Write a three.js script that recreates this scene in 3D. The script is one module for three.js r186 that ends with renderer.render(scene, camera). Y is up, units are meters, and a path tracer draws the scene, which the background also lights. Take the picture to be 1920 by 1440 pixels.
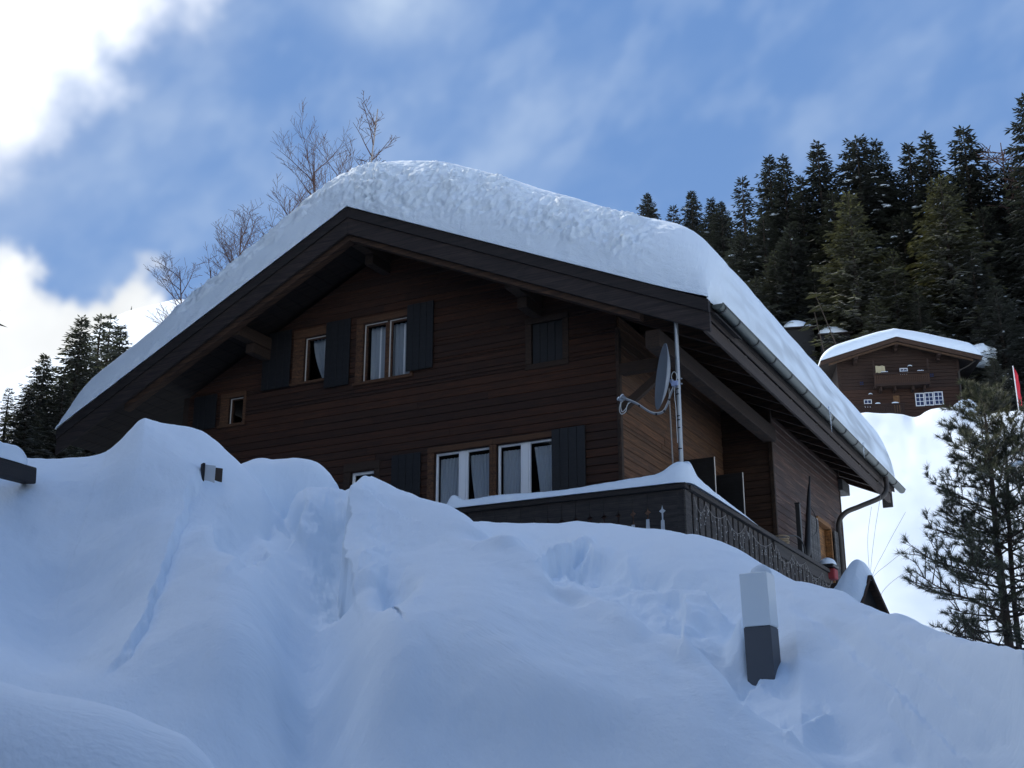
import * as THREE from 'three';
import { mergeGeometries } from 'three/addons/utils/BufferGeometryUtils.js';
import { ImprovedNoise } from 'three/addons/math/ImprovedNoise.js';
import { RoundedBoxGeometry } from 'three/addons/geometries/RoundedBoxGeometry.js';

// ---------------------------------------------------------------- camera, sky, sun, exposure
const scene = new THREE.Scene();
const EYE = 1.6, FOCAL = 2400, PITCH = Math.atan(780 / FOCAL);
const camera = new THREE.PerspectiveCamera(2 * Math.atan(720 / FOCAL) * 180 / Math.PI, 4 / 3, 0.1, 4000);
camera.position.set(0, EYE, 0);
camera.rotation.x = PITCH;
scene.add(camera);
const renderer = new THREE.WebGLRenderer({ antialias: true });
renderer.toneMapping = THREE.LinearToneMapping;
renderer.toneMappingExposure = 0.9;
renderer.shadowMap.enabled = true;
const SUN_AZ = -44, SUN_EL = 41;
const D = Math.PI / 180;
const sunDir = new THREE.Vector3(Math.sin(SUN_AZ * D) * Math.cos(SUN_EL * D), Math.sin(SUN_EL * D), -Math.cos(SUN_AZ * D) * Math.cos(SUN_EL * D));
const sun = new THREE.DirectionalLight(new THREE.Color().setRGB(1, 0.95, 0.87), 5.0);
sun.position.copy(sunDir).multiplyScalar(120).add(new THREE.Vector3(0, 0, -40));
sun.target.position.set(0, 0, -40);
sun.castShadow = true;
sun.shadow.radius = 1.2;
sun.shadow.mapSize.set(4096, 4096);
Object.assign(sun.shadow.camera, { left: -110, right: 110, top: 110, bottom: -110, near: 1, far: 400 });
scene.add(sun, sun.target);

// ---------------------------------------------------------------- noise and small helpers
const NO = new ImprovedNoise();
const clamp = (x, a, b) => Math.min(b, Math.max(a, x));
const lerp = (a, b, t) => a + (b - a) * t;
const sstep = (a, b, x) => { const t = clamp((x - a) / (b - a), 0, 1); return t * t * (3 - 2 * t); };
function fbm(x, y, z, oct = 4, gain = 0.5) { let s = 0, a = 1, n = 0; for (let i = 0; i < oct; i++) { s += a * NO.noise(x + i * 17.3, y + i * 5.1, z + i * 9.7); n += a; a *= gain; x *= 2.03; y *= 2.03; z *= 2.03; } return s / n; }
function rngOf(seed) { let s = seed | 0; return () => { s = (s + 0x6d2b79f5) | 0; let t = Math.imul(s ^ (s >>> 15), 1 | s); t = (t + Math.imul(t ^ (t >>> 7), 61 | t)) ^ t; return ((t ^ (t >>> 14)) >>> 0) / 4294967296; }; }
const V = (x, y, z) => new THREE.Vector3(x, y, z);
const used = {};
function numbered(name) { const n = used[name] = (used[name] ?? -1) + 1; return n ? `${name}_${String(n).padStart(3, '0')}` : name; }
function tag(o, label, category, group, kind) { o.userData = { label, category }; if (group) o.userData.group = group; if (kind) o.userData.kind = kind; return o; }
function thing(name, label, category, [x, y, z] = [0, 0, 0], turn = 0, group) {
  const o = new THREE.Group(); o.name = numbered(name); o.position.set(x, y, z); o.rotation.y = turn; scene.add(o);
  return tag(o, label, category, group);
}
function mesh(name, geo, mat, parent) {
  const g = Array.isArray(geo) ? mergeGeometries(geo.map((q) => { const k = q.index ? q.toNonIndexed() : q; for (const a of Object.keys(k.attributes)) if (!['position', 'normal', 'uv'].includes(a)) k.deleteAttribute(a); return k; })) : geo;
  const m = new THREE.Mesh(g, mat); m.name = parent ? name : numbered(name); m.castShadow = m.receiveShadow = true; (parent || scene).add(m); return m;
}
function struct(name, geo, mat) { const m = mesh(name, geo, mat); m.userData = { kind: 'structure' }; return m; }
// the photograph's lens as a measuring tool: the point at ground distance r metres seen at photo position (px, py)
const cP = Math.cos(PITCH), sP = Math.sin(PITCH);
function rayOf(px, py) { const x = (px - 960) / FOCAL, y = -(py - 720) / FOCAL; return V(x, y * cP + sP, -(cP - y * sP)); }
function at(px, py, r) { const v = rayOf(px, py); v.multiplyScalar(r / Math.hypot(v.x, v.z)); v.y += EYE; return v; }
function toPhoto(p) { const y0 = p.y - EYE, z = -p.z * cP + y0 * sP, y = y0 * cP + p.z * sP; return [960 + FOCAL * p.x / z, 720 - FOCAL * y / z]; }
const box = (x0, x1, y0, y1, z0, z1) => { const g = new THREE.BoxGeometry(Math.abs(x1 - x0), Math.abs(y1 - y0), Math.abs(z1 - z0)); g.translate((x0 + x1) / 2, (y0 + y1) / 2, (z0 + z1) / 2); return g; };
const rbox = (x0, x1, y0, y1, z0, z1, c = 0.012) => { const g = new RoundedBoxGeometry(Math.abs(x1 - x0), Math.abs(y1 - y0), Math.abs(z1 - z0), 1, c); g.translate((x0 + x1) / 2, (y0 + y1) / 2, (z0 + z1) / 2); return g; };
function gridGeo(nx, ny, f, uvScale = 1) {   // f(i, j) -> [x, y, z] or [x, y, z, u, v]
  const pos = new Float32Array((nx + 1) * (ny + 1) * 3), uv = new Float32Array((nx + 1) * (ny + 1) * 2), idx = new Uint32Array(nx * ny * 6);
  let k = 0;
  for (let j = 0; j <= ny; j++) for (let i = 0; i <= nx; i++) { const p = f(i, j), n = j * (nx + 1) + i; pos.set([p[0], p[1], p[2]], n * 3); uv[n * 2] = p[3] ?? i / nx; uv[n * 2 + 1] = p[4] ?? j / ny; }
  for (let j = 0; j < ny; j++) for (let i = 0; i < nx; i++) { const a = j * (nx + 1) + i, b = a + 1, c = a + nx + 1, d = c + 1; idx[k++] = a; idx[k++] = b; idx[k++] = d; idx[k++] = a; idx[k++] = d; idx[k++] = c; }
  const g = new THREE.BufferGeometry(); g.setAttribute('position', new THREE.BufferAttribute(pos, 3)); g.setAttribute('uv', new THREE.BufferAttribute(uv, 2)); g.setIndex(new THREE.BufferAttribute(idx, 1)); g.computeVertexNormals(); return g;
}
function rod(a, b, r0, r1 = r0, seg = 6) {
  const d = b.clone().sub(a), g = new THREE.CylinderGeometry(r1, r0, d.length(), seg, 1); g.translate(0, d.length() / 2, 0);
  g.applyQuaternion(new THREE.Quaternion().setFromUnitVectors(V(0, 1, 0), d.normalize())); g.translate(a.x, a.y, a.z); return g;
}
function tube(pts, r, seg = 24, rad = 6) { return new THREE.TubeGeometry(new THREE.CatmullRomCurve3(pts), seg, r, rad); }

// ---------------------------------------------------------------- sky: blue with thin veils, a sunlit cloud bank at upper left, cumulus low at left
function skyColor(az, el) {           // degrees, az to the right of the view; returns linear rgb
  const t = clamp(el / 60, 0, 1), c = [lerp(0.195, 0.090, t), lerp(0.365, 0.215, t), lerp(0.70, 0.53, t)];
  const x = Math.cos(el * D) * Math.sin(az * D), z = Math.cos(el * D) * Math.cos(az * D), y = Math.sin(el * D);
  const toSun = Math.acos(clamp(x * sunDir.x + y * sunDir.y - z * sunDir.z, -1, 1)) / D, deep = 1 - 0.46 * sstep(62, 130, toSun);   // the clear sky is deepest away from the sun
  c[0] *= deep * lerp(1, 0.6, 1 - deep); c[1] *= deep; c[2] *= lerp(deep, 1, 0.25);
  // veils, drawn out along one direction
  const s1 = x * 0.8 + y * 0.55, s2 = -x * 0.55 + y * 0.8;
  let veil = sstep(-0.16, 0.42, fbm(s1 * 4.2 + 3, s2 * 9.5, z * 3, 6, 0.58)) * 0.25 + sstep(-0.1, 0.4, fbm(s1 * 13, s2 * 20, z * 9 + 4, 4, 0.6)) * 0.18 + 0.05;
  const wisp = Math.exp(-(((az + 6.5) / 3.6) ** 2) - (((el - 34.6) / 1.8) ** 2)); veil += wisp * 0.75 * (0.7 + 0.9 * fbm(x * 22, y * 22, z * 22, 4));
  veil += 0.05 * sstep(-4, -22, az);
  veil = clamp(veil, 0, 0.95) * lerp(0.25, 1, sstep(140, 75, toSun));
  for (let k = 0; k < 3; k++) c[k] = lerp(c[k], [0.60, 0.73, 0.92][k], veil);
  // upper cloud bank
  const n1 = fbm(x * 13, y * 13, z * 13, 6, 0.56), n2 = fbm(x * 5 + 7, y * 5, z * 5, 5, 0.55);
  const d = -0.79 * (az + 17.6) + 0.615 * (el - 33.2);
  let m = sstep(-1.4, 5.2, d + 6.2 * n1 + 3 * n2) * (1 - sstep(50, 80, d + 26 * n2));
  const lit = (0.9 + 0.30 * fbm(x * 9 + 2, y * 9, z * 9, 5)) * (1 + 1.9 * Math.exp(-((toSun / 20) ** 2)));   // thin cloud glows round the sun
  const halo = sstep(-6, 1.5, d + 6 * n1) * 0.16 * (1 - sstep(20, 50, d));
  for (let k = 0; k < 3; k++) { c[k] = lerp(c[k], [0.78, 0.86, 0.97][k], halo); c[k] = lerp(c[k], [1.02, 1.03, 1.05][k] * lit, m); }
  // cumulus low at left
  const top = 22.9 - 0.35 * Math.max(0, az + 18.5) ** 1.7 - 0.02 * Math.max(0, -az - 30) + 5.2 * n1 + 2.2 * n2;
  const m2 = sstep(-0.35, 1.3, top - el) * sstep(-9.8, -15.2, az + 3 * n1) * (1 - sstep(70, 110, -az));
  const lit2 = 0.98 + 0.32 * fbm(x * 11 + 5, y * 11, z * 11, 5) ;
  for (let k = 0; k < 3; k++) c[k] = lerp(c[k], [1.0, 1.03, 1.05][k] * lit2, m2);
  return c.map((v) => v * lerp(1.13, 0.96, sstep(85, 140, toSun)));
}
{
  const W = 2048, Hh = 1024, data = new Float32Array(W * Hh * 4);
  for (let j = 0; j < Hh; j++) {
    const el = ((j + 0.5) / Hh - 0.5) * 180;
    for (let i = 0; i < W; i++) {
      const th = ((i + 0.5) / W - 0.5) * 2 * Math.PI, x = Math.cos(th), z = Math.sin(th);   // u = atan2(z, x) / 2 pi + 0.5
      const az = Math.atan2(x, -z) / D, k = (j * W + i) * 4;
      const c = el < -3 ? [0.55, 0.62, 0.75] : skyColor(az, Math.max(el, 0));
      data[k] = c[0]; data[k + 1] = c[1]; data[k + 2] = c[2]; data[k + 3] = 1;
    }
  }
  const tex = new THREE.DataTexture(data, W, Hh, THREE.RGBAFormat, THREE.FloatType);
  tex.mapping = THREE.EquirectangularReflectionMapping; tex.magFilter = tex.minFilter = THREE.LinearFilter; tex.wrapS = THREE.RepeatWrapping; tex.needsUpdate = true;
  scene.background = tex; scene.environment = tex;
}

// ---------------------------------------------------------------- materials
function dataTex(n, f, srgb) {
  const d = new Uint8Array(n * n * 4);
  for (let j = 0; j < n; j++) for (let i = 0; i < n; i++) { const c = f(i / n, j / n), k = (j * n + i) * 4; d[k] = clamp(c[0], 0, 1) * 255; d[k + 1] = clamp(c[1], 0, 1) * 255; d[k + 2] = clamp(c[2], 0, 1) * 255; d[k + 3] = 255; }
  const t = new THREE.DataTexture(d, n, n); t.wrapS = t.wrapT = THREE.RepeatWrapping; t.magFilter = THREE.LinearFilter; t.minFilter = THREE.LinearMipmapLinearFilter; t.generateMipmaps = true; if (srgb) t.colorSpace = THREE.SRGBColorSpace; t.needsUpdate = true; return t;
}
// seamless noise: sampled on a torus
const tn = (u, v, fu, fv, s, oct = 4) => { const a = u * 2 * Math.PI, b = v * 2 * Math.PI; return fbm(Math.cos(a) * fu + s, Math.sin(a) * fu + Math.cos(b) * fv * 1.3, Math.sin(b) * fv + s * 2, oct, 0.6); };
const grain = dataTex(512, (u, v) => { const l = tn(u, v, 0.35, 7, 1, 5), m = tn(u, v, 0.9, 2.2, 5, 4), k = tn(u, v, 0.25, 18, 9, 2); const c = 0.72 + 0.5 * l + 0.32 * m + 0.22 * k; return [c, c, c]; }, true);
const grainBump = dataTex(512, (u, v) => { const c = 0.5 + 0.7 * tn(u, v, 0.35, 12, 3, 5); return [c, c, c]; });
const worn = dataTex(512, (u, v) => {   // paint and stain rubbed off in streaks
  const l = tn(u, v, 0.4, 8, 2, 5), w = sstep(0.0, 0.32, tn(u, v, 0.5, 2.4, 11, 5) + 0.4 * l), c = 0.55 + 0.45 * l;
  const k = w * 0.7; return [lerp(c * 0.95, 0.95, k), lerp(c * 0.78, 0.92, k), lerp(c * 0.70, 0.90, k)];
}, true);
const snowBump = dataTex(1024, (u, v) => { const c = 0.5 + 0.55 * tn(u, v, 4, 4, 2, 5) + 0.3 * tn(u, v, 16, 16, 7, 3); return [c, c, c]; });
const rgb = (r, g, b) => new THREE.Color().setRGB(r, g, b);
const wood = (r, g, b, o = {}) => new THREE.MeshStandardMaterial({ color: rgb(r, g, b), map: grain, bumpMap: grainBump, bumpScale: 0.003, roughness: 0.82, ...o });
const plain = (r, g, b, o = {}) => new THREE.MeshStandardMaterial({ color: rgb(r, g, b), roughness: 0.8, ...o });
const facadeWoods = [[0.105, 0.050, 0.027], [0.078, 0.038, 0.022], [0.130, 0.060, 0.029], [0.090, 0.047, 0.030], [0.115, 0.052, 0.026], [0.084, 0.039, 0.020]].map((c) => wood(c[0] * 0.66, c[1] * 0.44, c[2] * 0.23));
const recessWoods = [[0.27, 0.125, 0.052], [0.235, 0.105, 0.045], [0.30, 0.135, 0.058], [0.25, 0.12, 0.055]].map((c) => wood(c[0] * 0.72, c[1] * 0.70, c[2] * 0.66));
const porchWoods = [[0.135, 0.066, 0.036], [0.115, 0.055, 0.032], [0.15, 0.072, 0.038]].map((c) => wood(c[0] * 0.62, c[1] * 0.6, c[2] * 0.58));
const wornWoods = [[0.19, 0.118, 0.088], [0.16, 0.10, 0.076], [0.215, 0.132, 0.098]].map((c) => wood(...c, { map: worn, roughness: 0.7 }));
const M = {
  snow: new THREE.MeshStandardMaterial({ color: rgb(0.79, 0.87, 0.935), roughness: 0.92, bumpMap: snowBump, bumpScale: 0.006 }),
  farSnow: new THREE.MeshStandardMaterial({ color: rgb(0.79, 0.87, 0.935), roughness: 0.95 }),
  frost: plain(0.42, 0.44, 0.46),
  wallBack: plain(0.03, 0.017, 0.011), dark: plain(0.012, 0.011, 0.011), room: plain(0.05, 0.04, 0.035),
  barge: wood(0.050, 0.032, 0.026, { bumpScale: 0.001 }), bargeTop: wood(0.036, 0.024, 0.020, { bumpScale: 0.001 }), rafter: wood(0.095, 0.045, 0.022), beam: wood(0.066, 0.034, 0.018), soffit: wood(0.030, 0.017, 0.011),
  fascia: wood(0.10, 0.068, 0.052), casing: wood(0.165, 0.072, 0.029), sashBrown: wood(0.15, 0.066, 0.03), doorWood: wood(0.42, 0.19, 0.055),
  white: plain(0.80, 0.81, 0.82, { roughness: 0.45 }), trim: plain(0.62, 0.58, 0.52, { roughness: 0.6 }),
  shutter: wood(0.0100, 0.0100, 0.0125, { roughness: 0.6 }), shutterGrey: wood(0.16, 0.15, 0.14),
  rail: wood(0.045, 0.034, 0.028), railGrey: wood(0.10, 0.080, 0.066), 
  gutter: plain(0.085, 0.095, 0.085, { metalness: 0.55, roughness: 0.48 }), gutterRing: plain(0.03, 0.03, 0.03, { roughness: 0.6 }), pipe: plain(0.05, 0.042, 0.036, { roughness: 0.55, metalness: 0.2 }),
  steel: plain(0.36, 0.38, 0.39, { metalness: 0.7, roughness: 0.42, bumpMap: grainBump, bumpScale: 0.001 }), band: plain(0.02, 0.02, 0.022), cable: plain(0.62, 0.62, 0.60, { roughness: 0.5 }),
  dish: plain(0.21, 0.23, 0.25, { roughness: 0.5, metalness: 0.1 }), blueClamp: plain(0.35, 0.42, 0.62, { roughness: 0.5 }),
  glass: new THREE.MeshPhysicalMaterial({ color: 0xffffff, transmission: 1, thickness: 0, roughness: 0.02, ior: 1.5 }),
  lace: new THREE.MeshPhysicalMaterial({ color: rgb(0.40, 0.45, 0.50), roughness: 1, transmission: 0.3, thickness: 0, side: THREE.DoubleSide }),
  ice: new THREE.MeshPhysicalMaterial({ color: rgb(0.93, 0.97, 1), roughness: 0.08, transmission: 0.75, thickness: 0.02, ior: 1.31 }),
  lampTop: plain(0.78, 0.82, 0.82, { roughness: 0.5 }), lampBase: plain(0.10, 0.10, 0.105, { roughness: 0.55, metalness: 0.3 }), lampSide: plain(0.3, 0.29, 0.28, { roughness: 0.4, metalness: 0.5 }),
  black: plain(0.012, 0.012, 0.013, { roughness: 0.5 }), red: plain(0.30, 0.035, 0.04), bulb: plain(0.50, 0.48, 0.45, { roughness: 0.3 }), wire: plain(0.30, 0.27, 0.24),
  bark: plain(0.055, 0.040, 0.030, { roughness: 0.95 }), twig: plain(0.115, 0.066, 0.055, { roughness: 0.95 }), birch: plain(0.42, 0.37, 0.33, { roughness: 0.9 }),
  cloth: plain(0.42, 0.36, 0.22), rope: plain(0.30, 0.22, 0.13),
};
const leafMat = (r, g, b, t = 0.22) => new THREE.MeshPhysicalMaterial({ color: rgb(r, g, b), roughness: 1, transmission: t, thickness: 0, side: THREE.DoubleSide, vertexColors: true });
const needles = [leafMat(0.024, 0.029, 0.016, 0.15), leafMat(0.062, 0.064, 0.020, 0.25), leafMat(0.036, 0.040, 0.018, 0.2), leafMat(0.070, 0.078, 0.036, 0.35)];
// unseen spruces added to shade the bank: a stand at left, a row across the street; x, z, height, kind
const OCC = [], STREET_SHADE = [];
for (const [dz, dr] of [[0, 0], [-4.5, 1.2], [-9, -0.8], [-14, 0.5]]) for (const [r, az, h] of [[17, -50, 14], [20, -47, 18], [23, -41.5, 21], [26, -37, 22], [29.5, -35, 23], [33, -32.8, 23], [37, -32.2, 24], [41, -31.8, 26], [45, -31.4, 27], [49, -31, 28]]) { const a = (az + dz) * D, q = r + dr; OCC.push([q * Math.sin(a), -q * Math.cos(a), h, [0, 2, 4][(r * 2 + (dz ? 1 : 0)) % 3 | 0], dz < -5 ? 1.12 : r > 30 ? 1.0 : 0.75]); }
for (let k = 0; k < 14; k++) STREET_SHADE.push([-26 + k * 4 + (k % 3) * 0.5, 5.6 + (k % 2) * 1.5, 11 + (k * 7 % 5) * 0.6, [3, 1][k % 2]]);

// ---------------------------------------------------------------- the snow-covered ground: one sheet round the camera out to the horizon
// Each line follows one fold of the ground: where it is seen in the photograph (x, y) and how far away it lies (r).
function fold(r, pts) {
  const k = pts.map((p) => { const q = at(p[0], p[1], 1), rr = p[2] ?? (typeof r === 'function' ? r(p[0]) : r); return [Math.atan2(q.x, -q.z) / D, rr, EYE + (q.y - EYE) * rr]; }).sort((a, b) => a[0] - b[0]);
  return k;
}
function slopes(x, y) {
  const n = x.length, d = [], m = new Array(n).fill(0);
  for (let i = 0; i < n - 1; i++) d.push((y[i + 1] - y[i]) / Math.max(1e-6, x[i + 1] - x[i]));
  for (let i = 1; i < n - 1; i++) if (d[i - 1] * d[i] > 0) { const w1 = 2 * (x[i + 1] - x[i]) + x[i] - x[i - 1], w2 = x[i + 1] - x[i] + 2 * (x[i] - x[i - 1]); m[i] = (w1 + w2) / (w1 / d[i - 1] + w2 / d[i]); }
  m[0] = d[0]; m[n - 1] = d[n - 2]; return m;
}
function herm(x, y, m, t) {
  const n = x.length; if (t <= x[0]) return y[0]; if (t >= x[n - 1]) return y[n - 1];
  let i = 0; while (t > x[i + 1]) i++;
  const h = x[i + 1] - x[i], s = (t - x[i]) / h, s2 = s * s, s3 = s2 * s;
  return (2 * s3 - 3 * s2 + 1) * y[i] + (s3 - 2 * s2 + s) * h * m[i] + (3 * s2 - 2 * s3) * y[i + 1] + (s3 - s2) * h * m[i + 1];
}
const rBank = (x) => x < 700 ? 10 : x < 1100 ? lerp(10, 7.7, (x - 700) / 400) : x < 1500 ? lerp(7.7, 6.4, (x - 1100) / 400) : 6.3;
const rCrest = (x) => x < 700 ? 11.4 : x < 900 ? lerp(11.4, 13, (x - 700) / 200) : x < 1100 ? lerp(13, 13.2, (x - 900) / 200) : x < 1440 ? lerp(13.2, 11.2, (x - 1100) / 340) : x < 1640 ? lerp(11.2, 9.4, (x - 1440) / 200) : x < 1920 ? lerp(9.4, 7.6, (x - 1640) / 280) : 7.5;
const bankLine = [[-400, 880], [0, 858], [60, 857], [130, 853], [170, 849], [200, 842], [222, 828], [245, 806], [262, 789], [274, 784], [288, 789], [310, 799], [350, 807], [375, 812], [400, 826], [425, 849], [447, 868], [470, 892], [490, 913], [515, 947], [530, 940], [560, 915], [600, 905], [630, 900], [655, 895], [680, 891], [700, 898], [720, 907], [745, 922], [780, 934], [810, 946], [843, 960], [890, 985], [937, 1013], [1004, 1049], [1060, 1082], [1111, 1113], [1140, 1128], [1161, 1140], [1190, 1165], [1222, 1190], [1250, 1195], [1280, 1198], [1310, 1222], [1355, 1268], [1387, 1313], [1420, 1347], [1480, 1378], [1535, 1432], [1600, 1495], [1960, 1570], [2400, 1600]];
const crestLine = [[-400, 890], [0, 866], [130, 864], [200, 858], [275, 806], [350, 830], [420, 872], [444, 872], [458, 868], [475, 863], [495, 861], [510, 863], [530, 860], [552, 857], [575, 859], [592, 864], [610, 874], [628, 889], [645, 904], [700, 915], [780, 946], [830, 965], [850, 966], [862, 970], [885, 977], [900, 977], [935, 983], [1000, 985], [1060, 987], [1120, 988], [1200, 997], [1290, 1007], [1340, 1020], [1375, 1036], [1400, 1048], [1440, 1069], [1480, 1084], [1520, 1096], [1560, 1110], [1640, 1140], [1680, 1152], [1720, 1165], [1800, 1196], [1850, 1213], [1880, 1221], [1920, 1228], [1980, 1245], [2400, 1330]];
const softLine = [[-400, 875], [0, 862], [130, 856], [270, 845], [400, 862], [520, 905], [650, 905], [780, 945], [937, 1013], [1161, 1130], [1310, 1222], [1420, 1335], [1535, 1432], [1600, 1495], [1960, 1570], [2400, 1600]];
const shift = (pts, dy) => pts.map((p) => [p[0], p[1] + dy]);
const raw = [
  fold(4.3, [[-400, 1190], [0, 1259], [60, 1271], [120, 1291], [180, 1310], [230, 1332], [290, 1370], [340, 1408], [375, 1446], [420, 1500], [480, 1560], [600, 1640], [1960, 1700], [2400, 1750]]),
  fold(5.5, [[-400, 1240], [0, 1345], [230, 1420], [375, 1500], [480, 1560], [1000, 1580], [1960, 1590], [2400, 1620]]),
  fold((x) => lerp(6.15, rBank(x), 0.17), softLine.map((p) => [p[0], lerp(1470, p[1], 0.48)])),
  fold((x) => lerp(6.15, rBank(x), 0.62), softLine.map((p) => [p[0], lerp(1470, p[1], 0.80)])),
  fold(rBank, bankLine),
  fold((x) => rBank(x) + lerp(0.85, 0.2, sstep(1350, 1700, x)), bankLine.map((p) => [p[0], p[1] + lerp(48, 4, sstep(1350, 1700, p[0]))])),
  fold(rCrest, crestLine),
  fold((x) => rCrest(x) + 3, shift(crestLine, 60)),
  fold(23, [[-400, 890], [0, 890], [110, 890], [160, 930], [300, 1120], [1640, 1270], [1920, 1335], [2400, 1370]]),
  fold(45, [[-400, 850], [0, 868], [140, 866], [300, 950], [1000, 1110], [1640, 1105], [1920, 1180], [2400, 1200]]),
  fold(72, [[-400, 815], [0, 826], [140, 826], [300, 850], [1000, 880], [1500, 900], [1640, 890], [1800, 895], [1930, 897], [2400, 890]]),
  fold(89, [[-400, 802], [0, 812], [140, 812], [300, 815], [1000, 815], [1500, 815], [1640, 806], [1720, 808], [1800, 806], [1930, 802], [2400, 790]]),
  fold(94, [[-400, 790], [0, 800], [140, 800], [300, 800], [1000, 800], [1500, 795], [1620, 772], [1640, 773], [1690, 776], [1715, 782], [1735, 774], [1770, 764], [1800, 768], [1822, 776], [1850, 780], [1880, 772], [1930, 766], [2400, 750]]),
  fold(97, [[-400, 800], [0, 810], [300, 812], [1000, 810], [1500, 805], [1640, 790], [1800, 790], [1930, 780], [2400, 760]]),
  fold(116, [[-400, 780], [0, 790], [300, 780], [1000, 770], [1500, 768], [1650, 766], [1930, 735], [2400, 700]]),
  fold(150, [[-400, 770], [0, 775], [140, 760], [300, 700], [1000, 640], [1200, 600], [1500, 588], [1880, 585], [1930, 560], [2400, 540]]),
  fold(260, [[-400, 750], [0, 722], [60, 698], [130, 668], [220, 612], [250, 602], [280, 597], [340, 590], [700, 640], [1200, 600], [1500, 575], [1920, 570], [2400, 540]]),
  fold(600, [[-400, 900], [2400, 900]]),
  fold(1500, [[-400, 1300], [2400, 1300]]),
].map((k) => { const a = k.map((p) => p[0]), r = k.map((p) => p[1]), h = k.map((p) => p[2]); return { a, r, h, mr: slopes(a, r), mh: slopes(a, h) }; });
function baseProfile(az) {
  const t = clamp(az, -30, 30), x = [0, 2.2], y = [0, 0.03];
  for (const f of raw) { x.push(Math.max(x[x.length - 1] + 0.25, herm(f.a, f.r, f.mr, t))); y.push(herm(f.a, f.h, f.mh, t)); }
  const out = sstep(32, 75, Math.abs(az)); if (out > 0) for (let i = 2; i < y.length; i++) { const r = x[i], far = r < 110 ? 0 : r < 600 ? (r - 110) * 0.40 : 196 + (r - 600) * 0.24; y[i] = lerp(y[i], far * sstep(70, 110, Math.abs(az)), out); }   // unseen valley side added behind the street; its sunlit snow brightens the roof front
  return { x, y, m: slopes(x, y) };
}
// smaller forms of the bank: creases with one lip higher than the other, hollows, lumps
const creases = [
  { p: [[400, 868], [377, 903], [352, 950], [340, 985], [318, 1030], [302, 1075], [287, 1105], [270, 1150], [240, 1200], [205, 1237]], l: 0.036, wl: 110, r: -0.012, wr: 16, s: 5 },
  { p: [[690, 893], [664, 915], [652, 940], [645, 970], [655, 990], [643, 1008], [640, 1036], [652, 1065], [664, 1090], [668, 1110]], l: -0.13, wl: 42, r: 0.07, wr: 80 },
  { p: [[717, 1062], [718, 1100], [724, 1140], [735, 1169], [752, 1160], [768, 1136], [790, 1112]], l: 0.015, wl: 40, r: -0.035, wr: 30, s: 10 },
  { p: [[403, 985], [405, 1008], [418, 1032], [440, 1062], [462, 1078]], l: 0.025, wl: 46, r: -0.05, wr: 40, s: 5 },
  { p: [[478, 1055], [494, 1050], [508, 1036]], l: 0.015, wl: 24, r: -0.03, wr: 24, s: 5 },
  { p: [[572, 925], [568, 950], [561, 970], [552, 990]], l: -0.09, wl: 34, r: 0.05, wr: 34, s: 4 },
  { p: [[1012, 1056], [1032, 1048], [1060, 1043], [1074, 1032], [1092, 1024], [1114, 1030]], l: -0.08, wl: 34, r: 0.04, wr: 18, s: 4 },
  { p: [[1060, 1044], [1085, 1050], [1110, 1040], [1150, 1048]], l: -0.05, wl: 34, r: 0.02, wr: 14, s: 4 },
  { p: [[1150, 1100], [1190, 1122], [1235, 1130], [1262, 1120], [1285, 1117], [1310, 1124], [1345, 1150], [1380, 1178]], l: 0.04, wl: 50, r: -0.06, wr: 36, s: 6 },
  { p: [[1280, 1128], [1282, 1170], [1276, 1200]], l: -0.035, wl: 34, r: 0.025, wr: 26, s: 5 },
  { p: [[1395, 1318], [1412, 1292], [1430, 1280]], l: 0.02, wl: 20, r: -0.04, wr: 24, s: 5 },
  { p: [[1465, 1372], [1500, 1364], [1540, 1352], [1562, 1345]], l: 0.02, wl: 26, r: -0.03, wr: 30, s: 7 },
  { p: [[1660, 1285], [1680, 1330], [1715, 1380], [1760, 1440], [1800, 1490]], l: -0.014, wl: 28, r: 0.016, wr: 32, s: 9 },
  { p: [[1430, 1100], [1540, 1180], [1660, 1280], [1800, 1420], [1860, 1480]], l: 0.012, wl: 30, r: -0.014, wr: 36, s: 12 },
  { p: [[1480, 1096], [1620, 1180], [1760, 1290], [1900, 1420]], l: 0.012, wl: 30, r: -0.013, wr: 34, s: 12 },
  { p: [[1560, 1124], [1720, 1210], [1920, 1350]], l: 0.010, wl: 30, r: -0.012, wr: 34, s: 12 },
];
const bumps = [
  [738, 1128, 34, 44, -0.10], [450, 1012, 50, 42, -0.09], [422, 1028, 14, 14, -0.03], [509, 989, 14, 16, -0.045], [545, 945, 22, 30, -0.07], [440, 950, 30, 30, 0.04], [500, 1020, 30, 24, 0.03],
  [590, 1260, 75, 230, -0.24], [430, 1260, 100, 210, 0.10], [730, 1330, 80, 150, 0.10], [310, 900, 80, 70, 0.06], [120, 1080, 150, 130, -0.24], [880, 1180, 170, 130, 0.10], [1000, 1330, 160, 70, 0.06],
  [1130, 1068, 44, 18, -0.07], [1215, 1088, 44, 16, -0.06], [1250, 1106, 36, 12, 0.04], [1330, 1140, 40, 20, 0.03], [1394, 1232, 22, 26, 0.16], [1470, 1285, 26, 18, -0.05], [1478, 1250, 16, 26, -0.035], [1520, 1345, 40, 18, 0.03], [1580, 1395, 50, 18, -0.035], 
  [905, 1000, 36, 14, -0.05], [1000, 1014, 50, 12, -0.04], [955, 1024, 34, 14, 0.05], [1040, 1072, 20, 20, -0.06], [1068, 1060, 10, 18, 0.03], [1180, 1070, 14, 24, 0.03], [1060, 1120, 40, 20, -0.05], [1890, 1380, 22, 14, -0.022], [1855, 1402, 18, 12, -0.022], [1830, 1420, 20, 12, 0.02], [1700, 1420, 20, 14, -0.02],
];
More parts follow.
